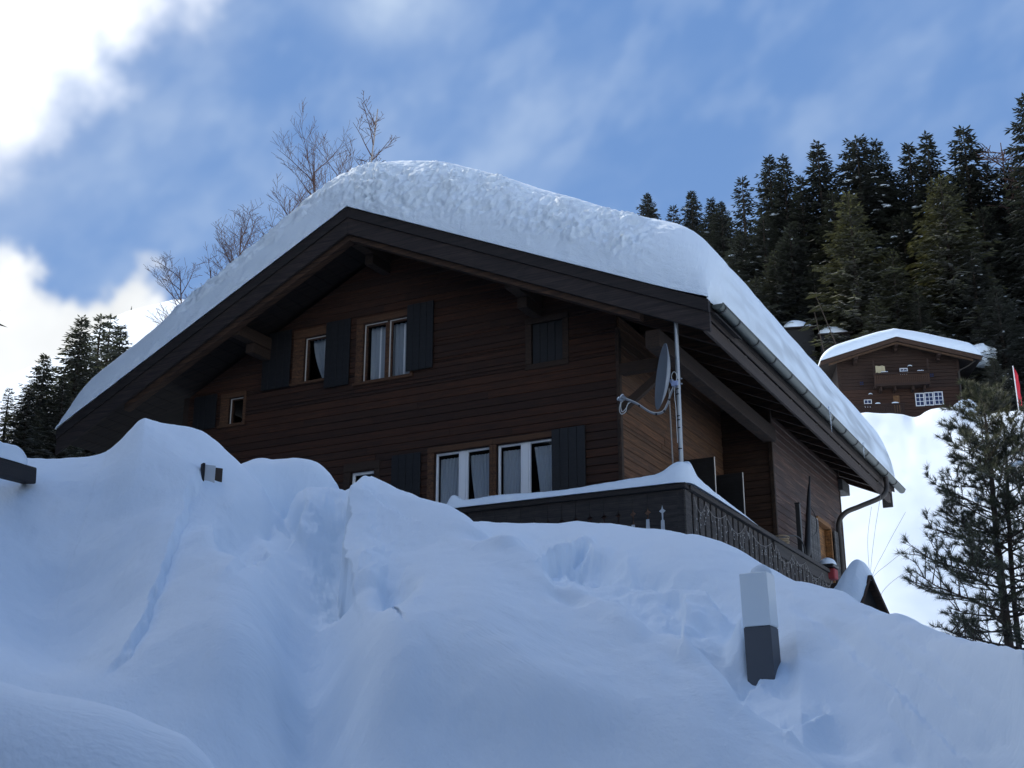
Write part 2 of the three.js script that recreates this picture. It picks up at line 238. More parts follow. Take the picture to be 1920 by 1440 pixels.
function relief(X0, Y0) {
  let d = 0; const X = X0 + 14 * fbm(X0 / 40, Y0 / 40, 1, 3) + 4 * NO.noise(X0 / 9, Y0 / 9, 3), Y = Y0 + 9 * fbm(X0 / 34, Y0 / 34, 8, 3);
  const Xs = X0 + 12 * fbm(X0 / 90, Y0 / 90, 4, 2), Ys = Y0 + 12 * fbm(X0 / 90, Y0 / 90, 9, 2);
  for (const b of bumps) { const u = (Xs - b[0]) / b[2], v = (Ys - b[1]) / b[3], q = u * u + v * v; if (q < 9) d += 1.55 * b[4] * Math.exp(-q); }
  for (const c of creases) {
    let best = 1e9, side = 0, end = 1; const n = c.p.length;
    for (let i = 0; i < n - 1; i++) {
      const [ax, ay] = c.p[i], [bx, by] = c.p[i + 1], vx = bx - ax, vy = by - ay, L2 = vx * vx + vy * vy, t = clamp(((X - ax) * vx + (Y - ay) * vy) / L2, 0, 1);
      const dx = X - ax - t * vx, dy = Y - ay - t * vy, dd = dx * dx + dy * dy;
      if (dd < best) { best = dd; side = vx * dy - vy * dx; const s = (i + t) / (n - 1); end = Math.min(1, s * 5 + 0.05, (1 - s) * 5 + 0.05); }
    }
    best = Math.sqrt(best); if (best > 180) continue;
    // going down the line, side < 0 lies to the reader's right
    const lf = c.l * Math.exp(-((best / c.wl) ** 2)), rt = c.r * Math.exp(-((best / c.wr) ** 2)), s = clamp((side > 0 ? best : -best) / (c.s || 2.5), -1, 1) * 0.5 + 0.5;
    d += 1.8 * end * lerp(rt, lf, s);
  }
  return d;
}
function groundAt(az, r, prof, fine) {
  let h = herm(prof.x, prof.y, prof.m, r);
  const x = r * Math.sin(az * D), z = -r * Math.cos(az * D), in1 = 1 - sstep(30, 60, Math.abs(az));
  if (r > 3) {
    const near = sstep(3, 5.5, r) * (1 - sstep(14, 22, r)) * in1;
    h += near * (0.08 * fbm(x * 0.9, z * 0.9, 1.5, 3) + 0.022 * fbm(x * 3.2, z * 3.2, 4, 3));
    const far = sstep(18, 40, r);
    h += far * (0.25 * fbm(x * 0.12, z * 0.12, 3, 3) + 0.10 * fbm(x * 0.5, z * 0.5, 8, 3)) * Math.min(1, r / 60);
    h += sstep(82, 90, r) * (1 - sstep(99, 108, r)) * (0.28 * fbm(x * 0.25, z * 0.25, 2, 3));
    h += sstep(130, 300, r) * 5 * fbm(x * 0.02, z * 0.02, 5, 4);
    if (fine && near > 0) {
      const p = toPhoto(V(x, h, z)), X = p[0], Y = p[1];
      if (X > -40 && X < 1960 && Y < 1500) {
        h += relief(X, Y);
        const rb = rBank(X) + 0.5, back = sstep(rb - 0.3, rb + 0.4, r), k = back * sstep(860, 920, X) * (1 - sstep(1300, 1480, X)) * (1 - sstep(rCrest(X) - 2.4, rCrest(X) - 1.0, r));
        h += k * 0.13 * fbm(x * 2.3, z * 2.3, 6, 4);
        h += 0.006 * fbm(x * 9, z * 9, 2, 3) * near;
        h += 0.022 * back * sstep(1380, 1480, X) * fbm(x * 1.0 + z * 1.5, (x * 1.5 - z) * 6 * 0.5, 3, 3);
      }
    }
  }
  return h;
}
function onGround(px, py, from = 4.5, to = 14) {      // where the line of sight through a photo position meets the snow
  const q = at(px, py, 1), az = Math.atan2(q.x, -q.z) / D, prof = baseProfile(az); let r = from;
  for (const st of [0.1, 0.01]) { for (; r < to; r += st) if (groundAt(az, r, prof, true) > at(px, py, r).y) break; if (st > 0.05) r -= st; }
  return at(px, py, r);
}
function groundY(x, z) { const az = Math.atan2(x, -z) / D; return groundAt(az, Math.hypot(x, z), baseProfile(az), true); }
{
  const azs = []; for (let a = -180; a < -34; a += 4) azs.push(a); for (let a = -34; a < -24; a += 0.4) azs.push(a); for (let a = -24; a < 24; a += 0.05) azs.push(a); for (let a = 24; a < 34; a += 0.4) azs.push(a); for (let a = 34; a <= 180; a += 4) azs.push(Math.min(a, 180)); if (azs[azs.length - 1] < 180) azs.push(180);
  const rs = [0, 1, 2.2, 3]; for (let r = 3.4; r < 5.4; r += 0.08) rs.push(r); for (let r = 5.4; r < 11; r += 0.0225) rs.push(r); for (let r = 11; r < 14; r += 0.05) rs.push(r); for (let r = 14; r < 20; r *= 1.03) rs.push(r); for (let r = 20; r < 130; r *= 1.018) rs.push(r); for (let r = 130; r < 1500; r *= 1.06) rs.push(r); rs.push(1500, 3600);
  let prof, last = null; const cols = azs.map((a) => baseProfile(a));
  const g = gridGeo(azs.length - 1, rs.length - 1, (i, j) => {
    const a = azs[i], r = rs[j], h = r > 1600 ? -60 : groundAt(a, r, cols[i], Math.abs(a) < 25), x = r * Math.sin(a * D), z = -r * Math.cos(a * D);
    return [x, h, z, x / 2.4, z / 2.4];
  });
  struct('snow_ground', g, M.snow);
  struct('road', gridGeo(60, 12, (i, j) => [lerp(-60, 60, i / 60), 0.055 + 0.012 * fbm(i, j, 2, 2), lerp(-2.6, 4.2, j / 12), i, j]), plain(0.07, 0.07, 0.075, { roughness: 0.7 }));
}

// ---------------------------------------------------------------- the chalet; in its own frame x runs right along the gable wall from the near corner, z towards the street
const YAW = 27.4 * D, RIDGE_X = -4.575, RIDGE_Y = 3.90, PR = 0.452, PL = 0.492, EAVE_R = 2.04, EAVE_L = -11.2, ROOF_F = 1.3, ROOF_B = -12.2;
const CORNER = V(1.7388, 6.2011 + EYE, -19.9243);
const roofY = (x) => RIDGE_Y - (x > RIDGE_X ? PR * (x - RIDGE_X) : PL * (RIDGE_X - x));
const house = thing('chalet', 'large dark brown timber chalet with white framed windows below the deep snow roof', 'house', CORNER.toArray(), -YAW);
const inHouse = (o) => { o.position.copy(CORNER); o.rotation.y = -YAW; return o; };
const hr = rngOf(71);
function plank(lb, rb, lt, rt, y0, y1, t = 0.035, c = 0.012, z0 = 0) {     // left and right ends at the lower and the upper edge
  const y = [y0, y0, y0 + c, y1 - c * 0.5, y1, y1], z = [0, t - c, t, t - c * 0.4, t - c * 1.2, 0], P = [], U = [], ou = hr() * 7, ov = hr() * 7;
  const L = (k) => lerp(lb, lt, (y[k] - y0) / (y1 - y0)), R = (k) => lerp(rb, rt, (y[k] - y0) / (y1 - y0));
  const put = (...q) => { for (const [px, k] of q) { P.push(px, y[k], z[k] + z0); U.push(px / 1.6 + ou, (y[k] + z[k]) / 0.55 + ov); } };
  for (let k = 0; k < 5; k++) { put([L(k), k], [R(k), k], [R(k + 1), k + 1]); put([L(k), k], [R(k + 1), k + 1], [L(k + 1), k + 1]); }
  for (let k = 1; k < 5; k++) { put([R(0), 0], [R(k + 1), k + 1], [R(k), k]); put([L(0), 0], [L(k), k], [L(k + 1), k + 1]); }
  const g = new THREE.BufferGeometry(); g.setAttribute('position', new THREE.Float32BufferAttribute(P.map((v) => v), 3)); g.setAttribute('uv', new THREE.Float32BufferAttribute(U, 2)); g.computeVertexNormals();
  return g;
}
function clad(parent, mats, { xl, xr, y0, y1, h, open = [], matrix, t = 0.035, jitter = 0.004 }) {
  for (let y = y0; y < y1 - 0.02; y += h) {
    const cuts = [y, Math.min(y + h, y1)];
    for (const o of open) for (const v of [o[2], o[3]]) if (v > y + 0.025 && v < y + h - 0.025) cuts.push(v);
    cuts.sort((a, b) => a - b);
    for (let q = 0; q < cuts.length - 1; q++) {
      const a = cuts[q], b = cuts[q + 1], mid = (a + b) / 2;
      const holes = open.filter((o) => o[2] < mid && o[3] > mid).sort((p, s) => p[0] - s[0]);
      let l = [xl(a), xl(b)];
      const spans = [];
      for (const o of holes) { spans.push([l[0], o[0], l[1], o[0]]); l = [o[1], o[1]]; }
      spans.push([l[0], xr(a), l[1], xr(b)]);
      const parts = [];
      for (const s of spans) { let rest = s; while (rest[1] - rest[0] > 3.4 && hr() < 0.8) { const x = rest[0] + 1.2 + hr() * (rest[1] - rest[0] - 2.4); parts.push([rest[0], x - 0.002, rest[2], x - 0.002]); rest = [x + 0.002, rest[1], x + 0.002, rest[3]]; } parts.push(rest); }
      for (const s of parts) { const m = mats[Math.floor(hr() * mats.length)], jit = hr() * jitter; if (s[1] - s[0] < 0.04 || s[3] - s[2] < -0.3) continue; const g = plank(s[0], Math.max(s[1], s[0] + 0.01), s[2], Math.max(s[3], s[2] + 0.001), a + 0.002, b - 0.002, t + jit); if (matrix) g.applyMatrix4(matrix); mesh('board', g, m, parent); }
    }
  }
}
function backing(outline, holes, depth, mat, name, matrix) {
  const s = new THREE.Shape(outline.map((p) => new THREE.Vector2(...p)));
  for (const o of holes) s.holes.push(new THREE.Path([[o[0], o[2]], [o[1], o[2]], [o[1], o[3]], [o[0], o[3]]].map((p) => new THREE.Vector2(...p))));
  const g = new THREE.ExtrudeGeometry(s, { depth, bevelEnabled: false }); g.translate(0, 0, -depth - 0.001); if (matrix) g.applyMatrix4(matrix);
  return mesh(name, g, mat, house);
}
// openings in the gable wall: left, right, bottom, top
const OP = {
  big: [-5.03, -4.00, 1.05, 2.18], left: [-6.36, -5.86, 1.25, 2.13], small: [-8.09, -7.74, 0.65, 1.18], attic: [-1.56, -0.98, 0.85, 1.58],
  lowA: [-3.46, -2.37, -1.72, -0.48], lowB: [-2.24, -1.20, -1.72, -0.48], lowL: [-5.20, -4.69, -1.62, -0.62],
};
const WALL_L = -9.1, underY = (x) => roofY(x) - 0.33;
const gableL = (y) => Math.max(WALL_L, RIDGE_X - (RIDGE_Y - 0.33 - y) / PL), gableR = (y) => Math.min(0, RIDGE_X + (RIDGE_Y - 0.33 - y) / PR);
const front = backing([[WALL_L, -5], [0, -5], [0, underY(0)], [RIDGE_X, underY(RIDGE_X)], [WALL_L, underY(WALL_L)]], Object.values(OP), 0.16, M.wallBack, 'front_wall');
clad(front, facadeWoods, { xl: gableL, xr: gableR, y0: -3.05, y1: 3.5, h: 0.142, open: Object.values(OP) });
const sideM = (x, z) => new THREE.Matrix4().makeTranslation(x, 0, z).multiply(new THREE.Matrix4().makeRotationY(Math.PI / 2));
// recessed side wall behind the corner balcony, the return of the rear wing, and the rear wing's side
const rec = mesh('recess_wall', box(-0.16, -0.001, -5, 1.5, -5.25, -0.16), M.wallBack, house);
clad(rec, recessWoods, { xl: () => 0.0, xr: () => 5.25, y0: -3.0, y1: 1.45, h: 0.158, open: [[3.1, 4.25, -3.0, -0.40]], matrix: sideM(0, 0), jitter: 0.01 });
const ret = mesh('return_wall', box(-0.16, 0.999, -5, 1.2, -5.41, -5.251), M.wallBack, house);
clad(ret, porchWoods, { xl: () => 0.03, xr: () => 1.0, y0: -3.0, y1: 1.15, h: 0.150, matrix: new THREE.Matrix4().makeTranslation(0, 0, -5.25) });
const wing = mesh('wing_wall', [box(0.86, 0.999, -5, 1.05, -8.3, -5.25), box(0.86, 0.999, -5, 1.05, -10.7, -9.55), box(0.86, 0.999, -0.48, 1.05, -9.55, -8.3)], M.wallBack, house);
clad(wing, wornWoods, { xl: () => 5.25, xr: () => 10.7, y0: -3.0, y1: 1.0, h: 0.150, open: [[8.3, 9.55, -3.0, -0.48]], matrix: sideM(1.0, 0) });
mesh('back_wall', box(-9.1, 0.86, -5, 0.9, -10.86, -10.7), M.wallBack, house);
mesh('back_wall', (() => { const s = new THREE.Shape([[WALL_L, 0.9], [0.86, 0.9], [0.86, 1.05], [RIDGE_X, underY(RIDGE_X)], [WALL_L, underY(WALL_L)]].map((p) => new THREE.Vector2(...p))); const g = new THREE.ExtrudeGeometry(s, { depth: 0.16, bevelEnabled: false }); g.translate(0, 0, -10.86); return g; })(), M.wallBack, house);
mesh('side_wall', box(-9.26, -9.1, -5, 1.35, -10.86, 0), M.wallBack, house);
mesh('floor', [box(-9.05, -0.17, 0.12, 0.34, -10.6, -0.17), box(-9.05, -0.17, -2.9, -2.75, -10.6, -0.17)], M.room, house);
mesh('inner_wall', [box(-9.0, -0.2, -2.7, 2.9, -3.4, -3.3), box(-3.9, -3.8, -2.7, 0.1, -3.3, -0.2), box(-5.6, -5.5, 0.34, 2.8, -3.3, -0.2)], M.room, house);
for (const [x0, x1, z0, z1] of [[-0.02, 0.05, -0.05, 0.05], [0.96, 1.05, -5.27, -5.19], [0.97, 1.05, -10.72, -10.63]]) mesh('corner_board', rbox(x0, x1, -3.2, 1.25, z0, z1), M.beam, house);

// windows: casing, sash, panes, curtain
function curtain(x0, x1, y0, y1, z, fold, innerEdge, seed) {
  const n = 60, m = 16;
  return gridGeo(n, m, (i, j) => { const v = j / m, e = innerEdge ? innerEdge(v) : [0, 1], s = lerp(e[0], e[1], i / n); const dens = 1 / Math.max(0.25, e[1] - e[0]); return [lerp(x0, x1, s), lerp(y0, y1, v), z + 0.016 * Math.sin((i / n) * fold * 6.283 + seed) + 0.008 * Math.sin((i / n) * fold * 2.7 * 6.283 * 0.37 + v * 2), i / n * 3, v]; });
}
function windowPart(o, { casing = [0.12, 0.1, 0.12, 0.07], casingMat = M.casing, sash = M.white, bar = 0.045, leaves = 2, mull = 0.1, sill = true, depth = 0.05, edge }) {
  const [x0, x1, y0, y1] = o, [cl, cr, ct, cb] = casing, pz = 0.055;
  const cs = [];
  if (cl) cs.push(rbox(x0 - cl, x0, y0, y1, -0.12, pz)); if (cr) cs.push(rbox(x1, x1 + cr, y0, y1, -0.12, pz));
  if (ct) cs.push(rbox(x0 - cl, x1 + cr, y1 + 0.002, y1 + ct, -0.12, pz + 0.006)); if (cb) cs.push(rbox(x0 - cl - 0.03, x1 + cr + 0.03, y0 - cb, y0 - 0.002, -0.12, pz + 0.03));
  const w = mesh('window', cs, casingMat, house);
  const z0 = -depth - 0.03, z1 = -depth + 0.02, ww = (x1 - x0 - mull * 0) / leaves;
  for (let k = 0; k < leaves; k++) {
    const a = x0 + k * ww + (k ? mull / 2 : 0.004), b = x0 + (k + 1) * ww - (k < leaves - 1 ? mull / 2 : 0.004);
    mesh('sash', [rbox(a, a + bar, y0 + 0.004, y1 - 0.004, z0, z1, 0.006), rbox(b - bar, b, y0 + 0.004, y1 - 0.004, z0, z1, 0.006), rbox(a + bar, b - bar, y1 - bar - 0.004, y1 - 0.004, z0, z1, 0.006), rbox(a + bar, b - bar, y0 + 0.004, y0 + bar + 0.004, z0, z1, 0.006)], sash, w);
    if (edge) mesh('weather_strip', [box(a - 0.006, a + 0.014, y0 + 0.004, y1, z1 + 0.001, z1 + 0.012), box(a + 0.014, b, y1 - 0.016, y1 + 0.001, z1 + 0.001, z1 + 0.012)], M.trim, w);
    const p = mesh('pane', new THREE.PlaneGeometry(b - a - 2 * bar, y1 - y0 - 2 * bar), M.glass, w); p.position.set((a + b) / 2, (y0 + y1) / 2, (z0 + z1) / 2 + 0.004);
  }
  if (leaves > 1 && mull) mesh('mullion', rbox(x0 + ww - mull / 2 + 0.003, x0 + ww + mull / 2 - 0.003, y0 + 0.004, y1 - 0.004, z0 - 0.002, z1 + 0.004, 0.006), edge ? casingMat : sash, w);
  return w;
}
const wBig = windowPart(OP.big, { sash: M.sashBrown, bar: 0.04, leaves: 2, mull: 0.07, edge: true, casing: [0.15, 0.05, 0.12, 0.06] });
mesh('curtain', curtain(-4.99, -4.05, 1.06, 2.16, -0.2, 9, null, 1), M.lace, wBig);
for (const x of [-4.78, -4.26]) mesh('curtain_band', box(x - 0.014, x + 0.014, 1.08, 2.12, -0.176, -0.172), M.white, wBig);
const wLeft = windowPart(OP.left, { sash: M.sashBrown, bar: 0.035, leaves: 1, edge: true, casing: [0.25, 0.1, 0.17, 0.05] });
mesh('curtain', curtain(-6.34, -5.86, 1.27, 2.12, -0.17, 5, (v) => [0.12 + 0.55 * (1 - v) ** 1.7, 1], 2), M.lace, wLeft);
const wSmall = windowPart(OP.small, { sash: M.sashBrown, bar: 0.03, leaves: 1, edge: true, casing: [0.2, 0.06, 0.1, 0.06] });
mesh('curtain', curtain(-8.08, -7.76, 0.66, 1.17, -0.2, 4, (v) => [0.35 + 0.5 * (v), 1], 2), M.lace, wSmall);
const wA = windowPart(OP.lowA, { bar: 0.035, mull: 0.11, casing: [0.13, 0.065, 0.1, 0.08] });
const wB = windowPart(OP.lowB, { bar: 0.035, mull: 0.11, casing: [0.065, 0.05, 0.1, 0.08] });
for (const [w, x0, x1] of [[wA, -3.42, -2.97], [wA, -2.86, -2.41], [wB, -2.2, -1.75], [wB, -1.64, -1.22]]) {
  const left = x0 === -3.42 || x0 === -2.2;
  mesh('curtain', curtain(x0, x1, -1.70, -0.56, -0.15, 7, left ? (v) => [0, 0.74 + 0.26 * v ** 1.5 + (x0 < -3 ? 0.1 : 0)] : (v) => [0.06 + 0.34 * (1 - v) ** (x0 < -2 ? 1.5 : 0.9), 1], x0), M.lace, w);
}
windowPart(OP.lowL, { bar: 0.05, leaves: 1, casing: [0.14, 0.12, 0.15, 0.06], casingMat: M.beam });
// closed attic hatch
const hatch = mesh('hatch', [rbox(-1.68, -1.56, 0.85, 1.58, -0.1, 0.055), rbox(-0.98, -0.86, 0.85, 1.58, -0.1, 0.055), rbox(-1.68, -0.86, 1.582, 1.69, -0.1, 0.06), rbox(-1.68, -0.86, 0.75, 0.848, -0.1, 0.06)], M.beam, house);
for (let k = 0; k < 4; k++) mesh('slat', rbox(-1.55 + k * 0.142, -1.55 + k * 0.142 + 0.138, 0.86, 1.57, -0.02, 0.02, 0.006), M.shutter, hatch);
// shutters folded back on the wall, each of upright boards with two battens
function shutter(x0, x1, y0, y1, mat = M.shutter, matrix) {
  const g = [rbox(x0 + 0.02, x1 - 0.02, y0 + 0.16, y0 + 0.25, 0.052, 0.066, 0.004), rbox(x0 + 0.02, x1 - 0.02, y1 - 0.25, y1 - 0.16, 0.052, 0.066, 0.004)]; if (matrix) g.forEach((q) => q.applyMatrix4(matrix));
  const s = mesh('shutter', g, mat, house), n = 4, w = (x1 - x0) / n;
  for (let k = 0; k < n; k++) { const q = rbox(x0 + k * w + 0.003, x0 + (k + 1) * w - 0.003, y0, y1, 0.066, 0.096 + (k % 2) * 0.003, 0.005); if (matrix) q.applyMatrix4(matrix); mesh('slat', q, mat, s); }
}
shutter(-4.06, -3.50, 1.09, 2.36); shutter(-5.84, -5.29, 1.04, 2.33); shutter(-7.30, -6.64, 1.20, 2.34); shutter(-8.92, -8.36, 0.62, 1.30);
shutter(-1.18, -0.57, -1.75, -0.37); shutter(-4.30, -3.70, -1.75, -0.44);
// two shutters standing open at the recess door, and the door itself
for (const [z, y1, x1] of [[-2.95, -0.34, 0.60], [-4.22, -0.36, 0.72]]) { const s = mesh('door_leaf', rbox(0.03, x1, -2.8, y1, z - 0.02, z + 0.02), M.shutter, house); mesh('edge_strip', box(x1 + 0.001, x1 + 0.008, -2.8, y1, z - 0.018, z + 0.018), M.trim, s); }
mesh('door', rbox(-0.1, -0.05, -2.8, -0.42, -4.2, -3.1), M.shutter, house);
// wing door in its orange reveal, grey shutters on both sides
const wd = mesh('wing_door', [rbox(0.86, 0.90, -2.8, -0.5, -9.54, -8.31)], M.doorWood, house);
mesh('door_frame', [rbox(0.9, 1.05, -2.8, -0.47, -9.58, -9.5), rbox(0.9, 1.05, -2.8, -0.47, -8.36, -8.28), rbox(0.9, 1.06, -0.52, -0.42, -9.5, -8.36)], M.doorWood, wd);
mesh('door_edge', rbox(1.045, 1.07, -2.8, -0.5, -8.30, -8.25), M.trim, wd);
shutter(9.62, 10.35, -2.8, -0.52, M.shutterGrey, sideM(1.0, 0)); shutter(7.45, 8.24, -2.8, -0.55, M.shutterGrey, sideM(1.0, 0));

// roof: boarded deck, purlins, rafters, barge boards, eaves
function slope(x0, x1, d0, d1, z0, z1) {          // a slab between depths d0 and d1 under the roof surface
  const s = new THREE.Shape([[x0, roofY(x0) - d0], [x1, roofY(x1) - d0], [x1, roofY(x1) - d1], [x0, roofY(x0) - d1]].map((p) => new THREE.Vector2(...p)));
  const g = new THREE.ExtrudeGeometry(s, { depth: z1 - z0, bevelEnabled: false }); g.translate(0, 0, z0);
  const p = g.attributes.position, uv = g.attributes.uv; for (let i = 0; i < p.count; i++) uv.setXY(i, p.getX(i) * 0.6, p.getY(i) * 0.8 + p.getZ(i) * 0.7); return g;
}
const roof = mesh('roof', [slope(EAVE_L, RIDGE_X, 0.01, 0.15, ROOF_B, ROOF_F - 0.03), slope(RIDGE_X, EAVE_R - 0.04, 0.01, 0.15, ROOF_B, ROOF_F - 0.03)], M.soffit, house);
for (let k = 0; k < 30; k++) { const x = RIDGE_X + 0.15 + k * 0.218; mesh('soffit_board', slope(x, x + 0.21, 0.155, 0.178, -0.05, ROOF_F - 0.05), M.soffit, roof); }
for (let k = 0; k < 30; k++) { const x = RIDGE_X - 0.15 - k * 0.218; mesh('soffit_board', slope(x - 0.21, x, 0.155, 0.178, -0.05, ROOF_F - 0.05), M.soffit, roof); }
for (const [d0, d1, z, m, nm] of [[0.0, 0.195, [ROOF_F - 0.03, ROOF_F + 0.06], M.bargeTop, 'drip_board'], [0.197, 0.50, [ROOF_F - 0.03, ROOF_F + 0.025], M.barge, 'barge_board'], [0.40, 0.60, [ROOF_F - 0.22, ROOF_F - 0.06], M.rafter, 'end_rafter']])
  for (const [a, b] of [[EAVE_L, RIDGE_X - 0.002], [RIDGE_X + 0.002, EAVE_R]]) { const back = nm === 'end_rafter'; mesh(nm, slope(back ? Math.max(a, -9.6) : a, back ? Math.min(b, 0.9) : b, d0, d1, z[0], z[1]), m, house); }
for (let k = 0; k < 15; k++) { const z = 0.78 - k * 0.905; mesh('rafter', [slope(0.02, 1.86, 0.19, 0.36, z - 0.05, z + 0.05)], M.rafter, house); mesh('rafter_tip', rbox(1.862, 1.875, roofY(1.86) - 0.35, roofY(1.86) - 0.22, z - 0.04, z + 0.04, 0.004), M.trim, house); }
mesh('soffit_edge', [slope(0.0, 1.9, 0.182, 0.189, ROOF_B + 0.02, ROOF_F - 0.06)], M.soffit, house);
for (const x of [RIDGE_X, -7.2, -1.45]) {
  const y = roofY(x) - 0.36; mesh('purlin', rbox(x - 0.1, x + 0.1, y - 0.26, y - 0.02, -0.1, ROOF_F - 0.24), M.beam, house);
  mesh('corbel', rbox(x - 0.09, x + 0.09, y - 0.46, y - 0.27, -0.1, 0.62), M.beam, house);
}
mesh('wall_plate', rbox(0.88, 1.12, 0.44, 0.72, -5.26, 1.0), M.beam, house);
mesh('wall_plate', rbox(0.9, 1.14, 0.60, 0.86, -11.3, -10.6), M.shutterGrey, house);
mesh('tie_beam', rbox(0.06, 0.87, 0.42, 0.60, -0.1, 0.08), M.beam, house);
mesh('brace', (() => { const g = new RoundedBoxGeometry(0.95, 0.13, 0.11, 1, 0.01); g.rotateZ(0.62); g.translate(0.45, 0.12, -0.01); return g; })(), M.beam, house);
for (const [a, b, x0, x1, m] of [[0.455, 0.665, 1.90, 1.955, M.fascia], [0.675, 0.80, 1.965, 1.99, M.fascia]]) mesh('fascia_board', rbox(x0, x1, a, b, -11.85, ROOF_F - 0.04, 0.008), m, house);
mesh('eave_end', rbox(1.7, 1.94, 0.42, 0.86, -12.19, -12.14), M.shutterGrey, house);
mesh('verge_cap', rbox(1.93, 2.035, 0.62, 0.80, ROOF_F - 0.03, ROOF_F + 0.02), M.white, house);
// gutter with its brackets, downpipe
{
  const half = (r0, r1, z0, z1) => { const s = new THREE.Shape(); s.absarc(0, 0, r1, Math.PI, 2 * Math.PI, false); s.absarc(0, 0, r0, 2 * Math.PI, Math.PI, true); const g = new THREE.ExtrudeGeometry(s, { depth: z1 - z0, bevelEnabled: false, curveSegments: 10 }); g.translate(2.105, 0.90, z0); return g; };
  const gut = mesh('gutter', [half(0.082, 0.088, -12.55, 1.12), half(0.0, 0.087, 1.12, 1.126), half(0.0, 0.087, -12.556, -12.55), (() => { const g = new THREE.CylinderGeometry(0.012, 0.012, 13.67, 8); g.rotateX(Math.PI / 2); g.translate(2.193, 0.902, -5.715); return g; })()], M.gutter, house);
  for (let k = 0; k < 14; k++) { const z = 0.97 - k * 0.985 + (k === 0 ? 0 : 0.3); if (z > 1.1) continue; mesh('bracket', half(0.089, 0.099, z - 0.022, z + 0.022), M.gutterRing, gut); }
  const pts = [V(2.1, 0.83, -10.72), V(2.1, 0.55, -10.72), V(2.02, 0.36, -10.6), V(1.55, 0.12, -10.35), V(1.25, -0.05, -10.12), V(1.12, -0.28, -10.0), V(1.12, -0.8, -10.0), V(1.12, -3.4, -10.0)];
  mesh('downpipe', tube(pts, 0.058, 70, 10), M.pipe, house);
}
// corner balcony: floor, posts, boarded railing with cut-outs
const BX = 1.47, BZ = 1.20, BF = -2.82;
mesh('balcony_floor', [box(-4.6, BX, BF - 0.12, BF, 0.04, BZ), box(0.02, BX, BF - 0.12, BF, -7.3, 0.04)], M.rail, house);
const railF = mesh('front_rail', [rbox(-2.45, BX + 0.07, -1.90, -1.82, BZ - 0.06, BZ + 0.10), rbox(-2.45, BX - 0.01, -2.05, -1.91, BZ - 0.03, BZ + 0.012), rbox(-2.45, BX, -2.85, -2.74, BZ - 0.03, BZ + 0.012)], M.rail, house);
{
  const n = 15, step = 0.2315, x0 = BX - 0.32 - n * step + step;
  const star = [[0, 0.0], [0, 0.085], [0.013, 0.03], [0.05, 0.0], [0.013, -0.03], [0.008, -0.12], [0.012, -0.135], [0.030, -0.135], [0.045, -0.62], [0, -0.62]];   // right half, round y = 0
  const cut = [[0, 0.085], [0.013, 0.03], [0.05, 0.0], [0.013, -0.03], [0.009, -0.125], [0.026, -0.14], [0.042, -0.62]];
  for (let k = 0; k < n; k++) {
    const a = x0 + k * step - 0.0, b = a + step, yc = -2.20, s = new THREE.Shape(); const has = (i) => i > 1 && i < n;
    s.moveTo(a + 0.002, -2.86); 
    if (has(k)) { for (const [dx, dy] of [...cut].reverse()) s.lineTo(a + 0.002 + dx, yc + dy); }
    s.lineTo(a + 0.002, -1.905); s.lineTo(b - 0.002, -1.905);
    if (has(k + 1)) for (const [dx, dy] of cut) s.lineTo(b - 0.002 - dx, yc + dy);
    s.lineTo(b - 0.002, -2.86);
    const g = new THREE.ExtrudeGeometry(s, { depth: 0.025, bevelEnabled: false }); g.translate(0, 0, BZ + 0.014 + hr() * 0.003); mesh('plank', g, M.rail, railF);
  }
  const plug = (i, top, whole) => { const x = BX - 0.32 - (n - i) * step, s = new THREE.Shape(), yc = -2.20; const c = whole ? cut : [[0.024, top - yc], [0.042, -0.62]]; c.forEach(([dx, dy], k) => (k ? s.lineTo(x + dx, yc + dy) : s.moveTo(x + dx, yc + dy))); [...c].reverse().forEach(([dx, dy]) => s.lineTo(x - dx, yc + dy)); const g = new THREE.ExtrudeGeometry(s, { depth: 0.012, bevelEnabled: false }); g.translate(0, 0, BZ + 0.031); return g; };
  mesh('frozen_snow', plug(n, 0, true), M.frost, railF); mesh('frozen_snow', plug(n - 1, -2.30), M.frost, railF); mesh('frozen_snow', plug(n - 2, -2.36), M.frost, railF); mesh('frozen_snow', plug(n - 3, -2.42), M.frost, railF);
  for (const i of [4.6, 5.6, 6.6]) { const q = new THREE.SphereGeometry(0.042, 10, 6, 0, 6.2832, 0, Math.PI / 2); q.scale(1, 0.75, 0.5); q.translate(BX - 0.32 - (n - i + 0.4) * step, -2.265, BZ + 0.04); mesh('frozen_snow', q, M.snow, railF); }
  mesh('plank', rbox(BX - 0.32, BX + 0.012, -2.86, -1.905, BZ + 0.014, BZ + 0.04, 0.006), M.rail, railF);
}
const railS = mesh('side_rail', [rbox(BX - 0.06, BX + 0.10, -1.90, -1.825, -7.3, BZ - 0.061), rbox(BX - 0.03, BX + 0.012, -2.05, -1.91, -7.3, BZ - 0.031), rbox(BX - 0.03, BX + 0.012, -2.85, -2.74, -7.3, BZ - 0.031)], M.railGrey, house);
mesh('rail_board', rbox(BX + 0.041, BX + 0.06, -2.12, -1.905, -7.3, -3.2, 0.005), M.railGrey, railS);
for (let k = 0; k < 31; k++) { const z = BZ - 0.02 - k * 0.272, w = 0.20; mesh('plank', rbox(BX + 0.013, BX + 0.039 + hr() * 0.004, -2.86, -1.91, z - w, k ? z : BZ + 0.041, 0.006), M.railGrey, railS); }
for (const z of [BZ - 0.1, -2.6, -7.22]) mesh('post', rbox(BX - 0.13, BX - 0.035, -3.0, -1.905, z - 0.09, z), M.rail, house);

